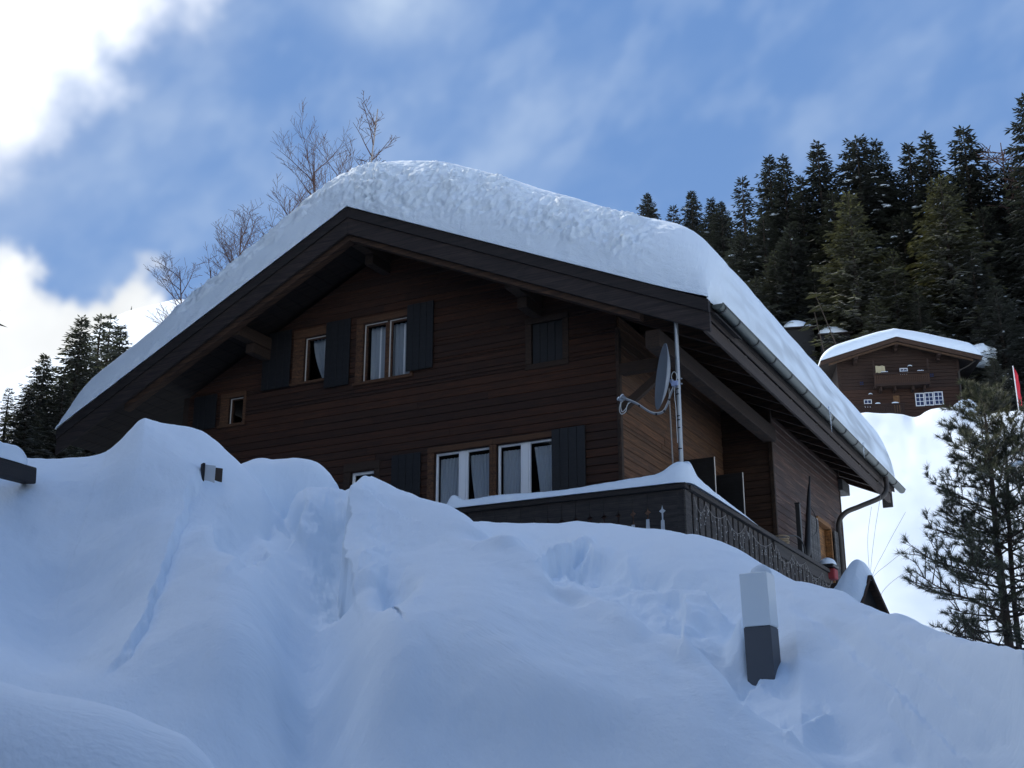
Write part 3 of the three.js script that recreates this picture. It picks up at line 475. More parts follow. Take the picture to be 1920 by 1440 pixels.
// ---------------------------------------------------------------- deep snow on the roof
const roofSnowMat = M.snow.clone(); roofSnowMat.vertexColors = true; roofSnowMat.bumpScale = 0.012;
{
  const kx = [-11.22, -10.6, -9.8, -7.4, -6.2, -5.0, -4.2, -3.45, -2.6, -1.19, 0.75, 1.5, 2.03], ky = [1.45, 1.93, 2.37, 3.58, 4.24, 4.96, 5.13, 5.04, 4.72, 3.98, 2.98, 2.64, 2.42], km = slopes(kx, ky);
  const X0 = -11.22, X1 = 2.03, Zf = ROOF_F + 0.09, Zb = ROOF_B + 0.06;
  const us = [], ws = [];
  const RL = 0.75, RR = 1.0;
  for (let i = 0; i < 26; i++) us.push(X0 + RL * (1 - Math.cos((i / 26) * Math.PI / 2)));
  for (let x = X0 + RL; x < X1 - RR; x += 0.026) us.push(x);
  for (let i = 34; i >= 0; i--) us.push(X1 - RR * (1 - Math.cos((i / 34) * Math.PI / 2)));
  const nf = 56; for (let i = 0; i < nf; i++) ws.push(1 - Math.cos((i / nf) * Math.PI / 2));     // share of the front rounding
  const deep = []; for (let d = 0.02; d < 11.6; d = d < 0.8 ? d + 0.03 : d * 1.07 + 0.02) deep.push(d);
  const backs = []; for (let i = 12; i >= 0; i--) backs.push(1 - Math.cos((i / 12) * Math.PI / 2));
  const edge = (x, p) => x >= 1 ? 1 : Math.pow(Math.max(0, 1 - Math.pow(1 - x, p)), 1 / p);
  const rows = ws.length + deep.length + backs.length;
  const frontR = (x) => lerp(0.80, 1.30, sstep(-6.5, -2.5, x)) * lerp(1, 0.8, sstep(0.5, 2, x));
  const at0 = (i, j) => {
    const x = us[i], R = frontR(x), RB = 0.7; let z, f;
    if (j < ws.length) { z = Zf - R * ws[j]; f = edge(ws[j], 1.8); }
    else if (j < ws.length + deep.length) { const d = deep[j - ws.length], zz = Math.max(Zf - R - d, Zb + RB + 0.001 * (ws.length + deep.length - j)); z = zz; f = 1; }
    else { const q = backs[j - ws.length - deep.length]; z = Zb + RB * q; f = edge(q, 2.2); }
    const fr = edge(clamp((X1 - x) / RR, 0, 1), 2.5), fl = edge(clamp((x - X0) / RL, 0, 1), 1.9);
    const long = 1 + 0.05 * fbm(x * 0.5, z * 0.35, 3, 3) * sstep(0.5, 3, Zf - z);
    const full = (herm(kx, ky, km, x) - roofY(x)) * long, t = f * fr * fl;
    const bul = 0.05 * Math.sin(Math.PI * clamp(t, 0, 1)) * (j < ws.length ? 1 : 0);
    return [x + 0.06 * Math.sin(Math.PI * fr) * (x > X1 - RR ? 1 : 0), roofY(x) + full * t + 0.005, z + bul, t];
  };
  const nx = us.length - 1, ny = rows - 1, base = [];
  for (let j = 0; j <= ny; j++) for (let i = 0; i <= nx; i++) base.push(at0(i, j));
  const g0 = gridGeo(nx, ny, (i, j) => base[j * (nx + 1) + i]); const N = g0.attributes.normal;
  const col = new Float32Array(base.length * 3);
  const g = gridGeo(nx, ny, (i, j) => {
    const k = j * (nx + 1) + i, [x, y, z, t] = base[k]; let d = 0;
    const face = j < ws.length ? 1 : Math.exp(-(Zf - z - 0.9) * 1.2);
    const wx = x + 0.16 * fbm(x * 3, y * 3, z * 3 + 5, 3), wy = y + 0.12 * fbm(x * 3 + 9, y * 3, z * 3, 3), lump = (1 - Math.abs(fbm(wx * 2.7 + wy * 0.8, wy * 4.4 - wx * 1.2, z * 3, 5, 0.66)) * 2.8) * (0.55 + 1.5 * clamp(0.3 + fbm(x * 1.3, y * 1.3, 4, 3), 0, 0.8)), grainy = fbm(x * 10, y * 12, z * 10, 3);
    // clods where the wind tore the face, right of the ridge; fewer towards the eave and along the lower edge
    const rightMask = sstep(-5.4, -4.2, x) * (1 - sstep(0.6, 1.7, x)) * sstep(0.12, 0.42, t + 0.22 * sstep(-1.5, -4.0, x)) * (1 - sstep(0.84, 0.97, t)) * (1 - 0.8 * Math.exp(-(((x + 3.9) / 0.55) ** 2) - (((t - 0.9) / 0.14) ** 2)));
    d += rightMask * (0.115 * (lump - 0.45) + 0.06 * grainy);
    // long wind ribs left of the ridge, smooth again near the left eave
    const s = x * 0.91 + y * 0.42, n = -x * 0.42 + y * 0.91, leftMask = sstep(-9.2, -8.0, x) * (1 - sstep(-5.2, -4.4, x)) * sstep(0.3, 0.55, t) * (1 - sstep(0.95, 1, t));
    d += leftMask * (0.11 * (1 - Math.abs(fbm(s * 1.2, n * 5.0, 2, 4)) * 3) + 0.06 * fbm(s * 6, n * 12, z * 4, 3));
    d += 0.035 * fbm(x * 0.9, y * 0.9, z * 0.9, 3) * (t > 0.05 ? 1 : 0) + 0.012 * fbm(x * 9, y * 11, z * 9, 3);
    const ledge = Math.exp(-(((n - (3.96 + 0.10 * Math.sin(s * 1.3))) / 0.10) ** 2)) * sstep(-7.5, -6.5, x) * (1 - sstep(-4.6, -4.0, x)); d += 0.09 * ledge * face;
    d += t < 0.2 ? 0.03 * fbm(x * 3, z * 3, 4, 3) * sstep(0, 0.1, t) : 0;
    // grey dirt band along the right eave
    const b = sstep(1.35, 1.75, x) * (1 - sstep(0.42, 0.62, t)) * sstep(0.1, 0.2, t) * sstep(1.1, -0.2, z), dirt = b * sstep(-0.05, 0.3, fbm(z * 0.9, y * 5, x * 5, 4) + 0.12) * (0.35 + 0.65 * sstep(0.5, -6, z));
    const c = 1 - 0.38 * dirt; col[k * 3] = c; col[k * 3 + 1] = c; col[k * 3 + 2] = c;
    return [x + N.getX(k) * d, y + N.getY(k) * d, z + N.getZ(k) * d, (x + y * 0.3) / 1.6, (z + y) / 1.6];
  });
  g.setAttribute('color', new THREE.BufferAttribute(col, 3));
  const m = inHouse(mesh('roof_snow', g, roofSnowMat)); tag(m, 'deep rounded snow blanket lying on the roof of the large chalet', 'snow');
}
// snow on the balcony railing, drawn up round the mast at the corner
{
  const path = []; for (let x = -2.62; x < BX - 0.12; x += 0.04) path.push([x, BZ + 0.02, 0, 1]);
  for (let k = 0; k <= 10; k++) { const a = (k / 10) * Math.PI / 2; path.push([BX - 0.1 + 0.12 * Math.sin(a), BZ - 0.1 + 0.12 * Math.cos(a), Math.sin(a), Math.cos(a)]); }
  for (let z = BZ - 0.14; z > -2.3; z -= 0.04) path.push([BX + 0.02, z, 1, 0]);
  const n = path.length - 1, m = 16; let s = 0;
  const g = gridGeo(n, m, (i, j) => {
    const [x, z, ox, oz] = path[i], a = (j / m) * Math.PI, front = oz > 0.5;
    const corner = Math.exp(-((Math.hypot(x - BX + 0.05, z - BZ + 0.05) / 0.20) ** 2)), wide = Math.exp(-((Math.hypot(x - BX + 0.05, z - BZ + 0.05) / 0.6) ** 2));
    let h = front || ox < 0.99 ? 0.125 + 0.02 * Math.sin(x * 3) : lerp(0.15, 0.03, sstep(BZ, -2.3, z));
    h += 0.17 * corner + 0.07 * wide + 0.12 * Math.exp(-(((x + 2.36) / 0.13) ** 2)) + 0.016 * fbm(x * 4, z * 4, 1, 3);
    const endf = Math.min(1, i / 6) * Math.min(1, (n - i) / 20); h *= Math.sqrt(endf);
    const w = 0.115 * (0.6 + 0.4 * Math.sqrt(endf)) * (ox > 0.9 ? lerp(1, 0.75, sstep(0.5, -2, z)) : 1);
    const c = Math.cos(a), q = Math.sign(c) * Math.pow(Math.abs(c), 0.75) * w * 1.05, yy = Math.pow(Math.sin(a), 0.7) * h;
    const drop = i < 6 ? -0.02 * (6 - i) : 0;
    return [x + ox * q, -1.822 + yy + drop + 0.004 * fbm(x * 14, yy * 14, z * 14, 2), z + oz * q, x * 0.6 + z * 0.6, j / m * 0.3];
  });
  tag(inHouse(mesh('rail_snow', g, M.snow)), 'ribbon of snow along the balcony railing, peaked round the mast', 'snow');
}
tag(inHouse(mesh('balcony_snow', gridGeo(90, 20, (i, j) => { const x = lerp(-2.6, BX - 0.05, i / 90), v = j / 20; return [x, BF + (0.30 + 0.34 * sstep(-0.9, 1.3, x)) * Math.sin(v * Math.PI) ** 0.5 + 0.03 * fbm(x * 3, v * 3, 1, 3), lerp(BZ - 0.03, 0.15, v), x / 1.6, v]; }), M.snow)), 'drift of snow lying behind the front boards of the balcony', 'snow');

// ---------------------------------------------------------------- mast, dish, string lights and things on the balcony
const HX = (x, y, z) => V(x, y, z).applyAxisAngle(V(0, 1, 0), -YAW).add(CORNER);
{
  const t = inHouse(thing('antenna_mast', 'galvanised steel mast rising from the balcony corner to the roof edge', 'mast'));
  const x = 1.45, z = BZ - 0.01;
  mesh('pole', rod(V(x, -2.7, z), V(x + 0.012, 0.76, z), 0.034, 0.032, 12), M.steel, t);
  for (const y of [-1.30, -0.98, -0.86, -0.80, -0.46, -0.38, -0.24]) mesh('band', rod(V(x, y, z), V(x, y + 0.018, z), 0.037, 0.037, 12), M.band, t);
  mesh('lead', tube([V(x - 0.035, -0.25, z + 0.03), V(x - 0.045, -0.5, z + 0.03), V(x - 0.036, -0.62, z + 0.03), V(x - 0.03, -1.2, z + 0.03)], 0.006, 20, 5), M.cable, t);
  mesh('stay', rod(V(x - 0.18, -0.30, z - 0.1), V(x - 0.16, -1.75, z - 0.1), 0.011, 0.011, 6), M.wire, t);
  const d = inHouse(thing('satellite_dish', 'grey satellite dish seen edge on beside the steel mast', 'satellite dish'));
  const inv = new THREE.Quaternion().setFromAxisAngle(V(0, 1, 0), YAW), axis = V(-1, 0.11, 0.06).normalize().applyQuaternion(inv);
  const pr = []; for (let k = 0; k <= 16; k++) pr.push(new THREE.Vector2(0.49 * k / 16, 0.11 * (k / 16) ** 2)); pr.push(new THREE.Vector2(0.50, 0.112), new THREE.Vector2(0.502, 0.10)); for (let k = 16; k >= 0; k--) pr.push(new THREE.Vector2(0.49 * k / 16, 0.11 * (k / 16) ** 2 - 0.012));
  const rg = new THREE.LatheGeometry(pr, 40); rg.scale(1, 1, 1.06); rg.applyQuaternion(new THREE.Quaternion().setFromUnitVectors(V(0, 1, 0), axis)); rg.translate(1.305, -0.16, z + 0.0);
  mesh('reflector', rg, M.dish, d);
  const arm = [V(1.40, -0.30, z), V(1.34, -0.42, z + 0.01), V(1.27, -0.61, z + 0.02), V(1.20, -0.70, z + 0.02), V(1.06, -0.70, z + 0.02), V(0.78, -0.50, z + 0.01), V(0.60, -0.40, z)];
  mesh('arm', tube(arm, 0.014, 50, 7), M.dish, d); mesh('arm_cable', [tube(arm.map((p) => p.clone().add(V(0, 0.018, 0.012))), 0.006, 50, 5)], M.cable, d);
  for (const k of [0.25, 0.45, 0.62, 0.8]) { const p = new THREE.CatmullRomCurve3(arm).getPoint(k); const s = new THREE.SphereGeometry(0.021, 8, 6); s.translate(p.x, p.y, p.z); mesh('cable_tie', s, M.band, d); }
  const fd = mesh('feed', [rod(V(0.60, -0.40, z), V(0.545, -0.345, z), 0.03, 0.036, 10), rod(V(0.56, -0.43, z + 0.02), V(0.50, -0.385, z + 0.02), 0.026, 0.03, 10)], M.dish, d);
  mesh('feed_cap', [rod(V(0.553, -0.352, z), V(0.54, -0.34, z), 0.038, 0.038, 10), rod(V(0.506, -0.39, z + 0.02), V(0.492, -0.378, z + 0.02), 0.032, 0.032, 10)], M.white, fd);
  mesh('loop_cable', [tube([V(0.53, -0.42, z), V(0.50, -0.55, z), V(0.53, -0.63, z), V(0.60, -0.60, z), V(0.63, -0.50, z), V(0.70, -0.45, z)], 0.006, 30, 5), tube([V(0.55, -0.40, z + 0.02), V(0.53, -0.52, z + 0.02), V(0.55, -0.60, z + 0.02), V(0.61, -0.56, z + 0.02), V(0.66, -0.47, z + 0.02)], 0.006, 30, 5)], M.cable, d);
  mesh('clamp', [rbox(1.36, 1.47, -0.32, -0.24, z - 0.05, z + 0.05, 0.01), rbox(1.33, 1.38, -0.26, -0.20, z - 0.03, z + 0.03, 0.01)], M.blueClamp, d);
  mesh('clamp_bolt', [rod(V(1.44, -0.21, z), V(1.52, -0.21, z), 0.012), rod(V(1.44, -0.29, z), V(1.52, -0.29, z), 0.012)], M.steel, d);
  mesh('loop_cable', tube([V(1.38, -0.24, z + 0.04), V(1.37, -0.15, z + 0.04), V(1.41, -0.10, z + 0.04), V(1.45, -0.14, z + 0.04), V(1.45, -0.25, z + 0.04)], 0.007, 24, 5), M.cable, d);
}
{
  const t = inHouse(thing('string_lights', 'unlit string of icicle lights hung along the side balcony boards', 'string lights')), r = rngOf(5), x = BX + 0.066;
  const cables = [], bulbs = [], anchors = [0.95, 0.45, -0.5, -1.5, -1.75, -3.0, -3.25, -4.3, -5.2, -6.4, -7.2];
  for (let k = 0; k < anchors.length - 1; k++) {
    const a = anchors[k], b = anchors[k + 1], sag = 0.10 + 0.12 * r(), y0 = -1.93 - 0.05 * r();
    const pts = []; for (let q = 0; q <= 6; q++) pts.push(V(x + 0.005, y0 - sag * 4 * (q / 6) * (1 - q / 6) - 0.02 * r(), lerp(a, b, q / 6)));
    cables.push(tube(pts, 0.0055, 12, 4));
    const n = Math.max(2, Math.round(Math.abs(b - a) / 0.15));
    for (let q = 0; q < n; q++) {
      const u = (q + 0.3 + 0.4 * r()) / n, zz = lerp(a, b, u), top = y0 - sag * 4 * u * (1 - u), len = 0.12 + 0.5 * r() * r() + (r() > 0.8 ? 0.2 : 0), st = [], m = 5; let z1 = zz;
      for (let w = 0; w <= m; w++) { st.push(V(x + 0.004 + 0.014 * r(), top - len * w / m, z1)); z1 += (r() - 0.5) * 0.06; }
      cables.push(tube(st, 0.0038, 10, 4));
      for (let w = 1; w <= m; w++) if (r() > 0.5) { const s = new THREE.SphereGeometry(0.010, 5, 4); s.scale(0.7, 1.5, 0.7); s.rotateX(r() * 2); s.translate(st[w].x + 0.008, st[w].y, st[w].z); bulbs.push(s); }
    }
  }
  mesh('cable', cables, M.wire, t); const b = mesh('bulb', bulbs, M.bulb, t); b.userData.kind = 'stuff';
}
{
  const t = inHouse(thing('parasol', 'folded dark parasol leaning at the far end of the side balcony', 'parasol'));
  mesh('pole', rod(V(1.22, -2.8, -6.2), V(1.30, 0.10, -6.95), 0.022, 0.02, 8), M.black, t);
  mesh('canopy', (() => { const p = []; for (let k = 0; k <= 12; k++) p.push(new THREE.Vector2([0.03, 0.07, 0.075, 0.065, 0.06, 0.055, 0.05, 0.05, 0.045, 0.042, 0.038, 0.03, 0.012][k], k / 12 * 1.7)); const g = new THREE.LatheGeometry(p, 14); g.applyQuaternion(new THREE.Quaternion().setFromUnitVectors(V(0, 1, 0), V(0.08, 2.9, -0.75).normalize())); g.translate(1.245, -1.7, -6.48); return g; })(), M.black, t);
  mesh('strap', tube([V(1.28, -0.5, -6.75), V(1.36, -0.75, -6.95), V(1.37, -1.05, -6.9), V(1.29, -1.25, -6.6)], 0.008, 20, 5), M.black, t);
  const t2 = inHouse(thing('planter_post', 'short dark square post beside the folded parasol', 'post')); mesh('post_body', rbox(1.20, 1.29, -2.8, -0.66, -6.1, -6.0), M.black, t2); mesh('post_top', rbox(1.19, 1.30, -0.66, -0.63, -6.11, -5.99), M.black, t2);
  const c = inHouse(thing('metal_chair', 'black tubular chair behind the end of the balcony railing', 'chair'));
  mesh('armrest', [tube([V(1.2, -1.55, -4.8), V(1.25, -1.42, -5.3), V(1.3, -1.38, -5.7), V(1.32, -1.5, -6.0), V(1.33, -2.2, -6.1), V(1.33, -2.8, -6.1)], 0.016, 40, 6), tube([V(1.22, -1.62, -5.6), V(1.27, -1.62, -5.9), V(1.30, -1.75, -6.15)], 0.014, 20, 6)], M.black, c);
  mesh('seat', rbox(0.75, 1.3, -2.40, -2.36, -6.1, -5.5), M.black, c);
  for (const [x, z] of [[0.78, -5.53], [0.78, -6.07], [1.27, -5.53]]) mesh('leg', rod(V(x, -2.8, z), V(x, -2.38, z), 0.014), M.black, c);
  const b = inHouse(thing('lantern_box', 'red box with a cap of snow at the end of the side railing', 'box'));
  mesh('body', [rbox(1.40, 1.66, -2.02, -1.80, -7.25, -6.95, 0.04)], M.red, b); mesh('lid', rbox(1.38, 1.68, -1.80, -1.74, -7.27, -6.80, 0.02), M.black, b);
  const s = new THREE.SphereGeometry(0.19, 16, 8, 0, 6.3, 0, Math.PI / 2); s.scale(0.9, 0.8, 1.2); s.translate(1.52, -1.745, -7.0); tag(inHouse(mesh('snow_heap', s, M.snow)), 'small cap of snow on the red box at the railing end', 'snow');
  const w = inHouse(thing('rope_coil', 'tan coil of rope lying on the side railing near the return wall', 'rope'));
  const coils = []; const rr = rngOf(9); for (let k = 0; k < 5; k++) { const q = new THREE.TorusGeometry(0.13 + 0.02 * rr(), 0.013, 6, 24); q.rotateX(Math.PI / 2 + 0.5 * (rr() - 0.5)); q.rotateZ(0.5 * (rr() - 0.5)); q.translate(BX - 0.02, -1.80 + k * 0.022, -3.95 + 0.06 * (rr() - 0.5)); coils.push(q); }
  mesh('coil', coils, M.rope, w);
}
for (const [z, len, dx] of [[-5.3, 0.5, 0.0], [-5.15, 0.2, 0.02], [-8.1, 0.34, 0]]) {
  const p = [new THREE.Vector2(0.001, 0), new THREE.Vector2(0.008, len * 0.3), new THREE.Vector2(0.015, len * 0.7), new THREE.Vector2(0.024, len)], g = new THREE.LatheGeometry(p, 8); g.translate(2.20 + dx, 0.98 - len, z);
  tag(inHouse(mesh('icicle', g, M.ice)), len > 0.4 ? 'longest icicle hanging over the middle of the gutter' : len > 0.3 ? 'icicle hanging over the gutter towards its far end' : 'short stub of ice beside the longest icicle', 'icicle');
}

// ---------------------------------------------------------------- things standing in the snow bank
{
  const base = onGround(1433, 1258), R0 = Math.hypot(base.x, base.z), hgt = at(1415, 1077, R0).y - base.y, W = 49 / FOCAL * (R0 * 1.03), jt = at(1415, 1177, R0).y - base.y;
  const t = thing('bollard_lamp', 'square garden bollard lamp with white top half sunk in the snow slope', 'lamp', [base.x, base.y, base.z]);
  t.rotation.set(0, -0.475, 0.02);
  mesh('lamp_base', rbox(-W / 2, W / 2, -1.2, jt - 0.004, -W / 2, W / 2, 0.006), M.lampBase, t);
  mesh('lamp_shade', rbox(-W / 2 - 0.003, W / 2 + 0.003, jt, hgt, -W / 2 - 0.003, W / 2 + 0.003, 0.008), M.lampTop, t);
  mesh('joint', box(-W / 2 + 0.008, W / 2 - 0.008, jt - 0.006, jt + 0.002, -W / 2 + 0.008, W / 2 - 0.008), M.black, t);
  const c = new THREE.SphereGeometry(0.075, 24, 12, 0, 6.2832, 0, Math.PI * 0.5), p = c.attributes.position; for (let i = 0; i < p.count; i++) { const k = 1 + 0.12 * fbm(p.getX(i) * 20, p.getY(i) * 20, p.getZ(i) * 20, 2); p.setXYZ(i, p.getX(i) * k, p.getY(i) * k * 0.95, p.getZ(i) * k); } c.computeVertexNormals();
  const s = mesh('snow_heap', c, M.snow); s.position.set(base.x + 0.02, base.y + hgt - 0.004, base.z - 0.01); tag(s, 'small snow cap on top of the square bollard lamp', 'snow');
}
{
  const b = onGround(398, 901), t = thing('marker_post', 'short pale marker post half buried near the top of the snow bank', 'post', [b.x, b.y, b.z], 0.55);
  mesh('face_board', rbox(-0.065, 0.012, -0.5, 0.105, -0.02, 0.02, 0.004), plain(0.5, 0.53, 0.55), t); mesh('side_board', rbox(0.016, 0.075, -0.5, 0.10, -0.07, -0.01, 0.004), M.bark, t); mesh('gap_shade_strip', rbox(-0.085, -0.067, -0.5, 0.112, -0.02, 0.03, 0.003), M.dark, t);  // the near-black strip at left stands in for the shaded gap beside the board
}
{
  const a = at(56, 893, 9.2), b = at(-300, 800, 7.2), d = b.clone().sub(a), t = thing('timber_rail', 'dark timber rail with a square end poking in at the left edge', 'railing', [a.x, a.y, a.z], Math.atan2(-d.z, d.x));
  const L = Math.hypot(d.x, d.z), tilt = Math.atan2(d.y, L);
  const g = rbox(0, d.length(), -0.055, 0.06, -0.05, 0.05); g.rotateZ(tilt); mesh('rail_board', g, wood(0.035, 0.024, 0.02), t);
  for (const q of [1.7]) mesh('post', rbox(q - 0.05, q + 0.05, -2.2, q * Math.tan(tilt) - 0.06, -0.05, 0.05), M.rail, t);
  const n = 40, s = gridGeo(n, 14, (i, j) => { const u = i / n, x = 0.10 + u * 1.5, aa = j / 14 * Math.PI, h = 0.125 * Math.pow(Math.min(1, u * 7), 0.45) * (1 + 0.25 * fbm(x * 3, 1, 2, 3)); return [x, 0.058 + x * Math.tan(tilt) + h * Math.sin(aa) ** 0.6, 0.062 * Math.cos(aa) * (0.9 + 0.3 * Math.sin(aa)) * Math.pow(Math.min(1, u * 7), 0.3), x, j / 14]; });
  const m = mesh('snow_heap', s, M.snow); m.position.copy(a); m.rotation.y = Math.atan2(-d.z, d.x); tag(m, 'thick lump of snow on the timber rail at the left edge', 'snow');
}
{
  const g0 = at(1634, 1112, 20.2), ax = at(1560, 1100, 20.9).sub(g0); ax.y = 0; ax.normalize();
  const t = thing('garden_shelter', 'little gabled timber shelter buried in snow below the wing door', 'shelter', [g0.x, g0.y, g0.z], Math.atan2(-ax.z, ax.x));   // +x runs back under the snow
  const pl = (s) => { const g = rbox(-0.03, 0.9, -0.02, 0.02, -0.34, 0.34, 0.006); g.rotateX(s * 1.12); g.translate(0, -0.04, s * 0.15); return g; };
  mesh('roof_board', pl(1), M.beam, t); mesh('roof_board', pl(-1), M.beam, t); mesh('gable', (() => { const s = new THREE.Shape([[-0.30, -0.40], [0.30, -0.40], [0, 0.26]].map((p) => new THREE.Vector2(...p))); const g = new THREE.ExtrudeGeometry(s, { depth: 0.02, bevelEnabled: false }); g.rotateY(Math.PI / 2); g.translate(0.12, 0, 0); return g; })(), M.dark, t);
  mesh('corner_post', [rbox(0, 0.08, -1.6, -0.3, -0.30, -0.22), rbox(0, 0.08, -1.6, -0.3, 0.22, 0.30)], M.beam, t);
  const prof = [[0, 0.20], [0.06, 0.36], [0.15, 0.52], [0.28, 0.56], [0.42, 0.46], [0.6, 0.28], [0.85, 0.14], [1.1, 0.06], [1.35, -0.04]], px = prof.map((p) => p[0]), py = prof.map((p) => p[1]), pm = slopes(px, py);
  const s = gridGeo(60, 40, (i, j) => { const u = i / 60, x = -0.02 + 1.37 * u ** 1.3, a = (j / 40 - 0.5) * 2, hTop = herm(px, py, pm, x), w = 0.42 + 0.5 * x; const drop = Math.pow(Math.abs(a), 1.7); return [x + 0.01 * fbm(x * 8, a * 4, 3, 2), hTop - drop * (hTop + 0.75) + 0.03 * fbm(x * 4, a * 3, 1, 3), a * w * (1 - 0.12 * drop), x, a]; });
  const m = mesh('shelter_snow', s, M.snow); m.position.copy(g0); m.rotation.y = t.rotation.y; tag(m, 'peaked heap of snow covering the little garden shelter', 'snow');
}


// ---------------------------------------------------------------- conifers
function spray(P, C, o, dir, len, w, side, tint) {        // one flat spray of needles, folded along its middle
  const tip = o.clone().addScaledVector(dir, len), l = o.clone().addScaledVector(dir, len * 0.45).addScaledVector(side, w), r = o.clone().addScaledVector(dir, len * 0.5).addScaledVector(side, -w);
  l.y -= w * 0.35; r.y -= w * 0.35;
  for (const q of [o, l, tip, o, tip, r]) { P.push(q.x, q.y, q.z); C.push(tint, tint, tint); }
}
function leafGeo(P, C) { const g = new THREE.BufferGeometry(); g.setAttribute('position', new THREE.Float32BufferAttribute(P, 3)); g.setAttribute('color', new THREE.Float32BufferAttribute(C, 3)); g.computeVertexNormals(); return g; }
function makeSpruce(seed, H, R, { lv = 36, full = 1, snow = 14, low = 0.06, droop = 0.34, power = 0.85 } = {}) {
  const r = rngOf(seed), P = [], C = [], snowG = [], limb = [];
  const up = V(0, 1, 0), bend = [r() * 6, 0.012 * H * r()];
  for (let k = 0; k < lv; k++) {
    const f = low + (1 - low) * Math.pow(k / lv, 0.92), y0 = H * f, n = Math.round((f > 0.9 ? 5 : 8) * full + 2 * r()), reach = R * Math.pow(1 - f, power) * (0.8 + 0.4 * r()) + 0.12;
    for (let q = 0; q < n; q++) {
      const a = (q + r() * 0.9) / n * 6.2832 + k * 1.7, len = reach * (0.5 + 0.62 * r()), out = V(Math.cos(a), 0, Math.sin(a)), y = y0 + (r() - 0.5) * H / lv;
      const rise = f > 0.8 ? 0.55 * (f - 0.8) * 5 : 0, m = Math.max(3, Math.ceil(len * 3.6)), tint = 0.55 + 0.75 * r();
      const point = (s) => V(out.x * len * s, y + len * (rise * s - droop * s + 0.24 * s * s * (1 - f * 0.4) - 0.05), out.z * len * s);
      const sd = V(-out.z, 0, out.x);
      for (let w = 0; w < m; w++) {
        const s = (w + 0.35 + 0.6 * r()) / m, o = point(s), sl = Math.min(0.95, (0.5 + 0.45 * r()) * (0.32 + 0.11 * len) * 1.35 + 0.08);
        for (const sg of [1, -1]) { if (r() < 0.12) continue; const d = out.clone().multiplyScalar(0.75 + 0.4 * r()).addScaledVector(sd, sg * (0.5 + 0.55 * r())).add(V(0, -0.25 - 0.75 * r() * (1 - f * 0.6), 0)).normalize(); spray(P, C, o, d, sl, sl * (0.17 + 0.1 * r()), V(-d.z, 0.25 * (r() - 0.5), d.x).normalize(), tint * (0.75 + 0.5 * r())); }
      }
      const tipP = point(0.96); spray(P, C, tipP, out.clone().add(V(0, 0.1 + rise, 0)).normalize(), 0.4, 0.09, sd, tint * 1.25);
      if (snow && r() < snow / (lv * 2.6) && len > 0.8) { const s = 0.5 + 0.4 * r(), o = point(s), g = new THREE.IcosahedronGeometry(0.09 + 0.12 * r(), 1); g.scale(2.2, 0.45, 0.8); g.rotateZ(-droop * 0.8); g.rotateY(-a); g.translate(o.x, o.y + 0.05, o.z); snowG.push(g); }
    }
  }
  for (let q = 0; q < 4; q++) spray(P, C, V(0, H * 0.955, 0), V((r() - 0.5) * 0.25, 1, (r() - 0.5) * 0.25).normalize(), H * 0.05, 0.05, V(Math.cos(q * 1.6), 0, Math.sin(q * 1.6)), 0.9);
  const trunk = new THREE.CylinderGeometry(0.02, H * 0.014 + 0.05, H * 0.99, 7, 6); trunk.translate(0, H * 0.495 - 0.3, 0);
  return { crown: leafGeo(P, C), trunk, snow: snowG.length ? mergeGeometries(snowG) : null, H };
}
const kinds = [
  makeSpruce(11, 20, 4.3, { lv: 44, snow: 5, full: 1.2, power: 0.8 }), makeSpruce(12, 20, 5.0, { lv: 42, snow: 12, droop: 0.42, full: 1.2, power: 0.78 }), makeSpruce(13, 20, 3.9, { lv: 46, snow: 3, droop: 0.28, full: 1.15 }),
  makeSpruce(14, 20, 5.6, { lv: 40, snow: 22, droop: 0.40, power: 0.68, full: 1.3 }), makeSpruce(15, 20, 4.6, { lv: 40, snow: 5, power: 0.9, droop: 0.3, full: 1.15 }), makeSpruce(16, 20, 3.2, { lv: 32, full: 0.7, snow: 0, droop: 0.2 }),
];
const protoTrees = {};
function conifer(kind, mat, pos, scale, wide, turn, label, group, snowy = true, name = 'spruce_tree') {
  const key = `${kind}_${mat}_${snowy}`; let t = protoTrees[key];
  if (!t) {
    t = protoTrees[key] = new THREE.Group(); const K = kinds[kind];
    mesh('trunk', K.trunk, M.bark, t); mesh('crown', K.crown, needles[mat], t); if (K.snow && snowy) mesh('snow_clump', K.snow, M.farSnow, t);
  }
  const c = t.clone(); c.name = numbered(name); scene.add(c); c.position.set(...pos); c.rotation.y = turn; c.scale.set(scale * wide, scale, scale * wide); return tag(c, label, 'tree', group);
}
const fr = rngOf(41);
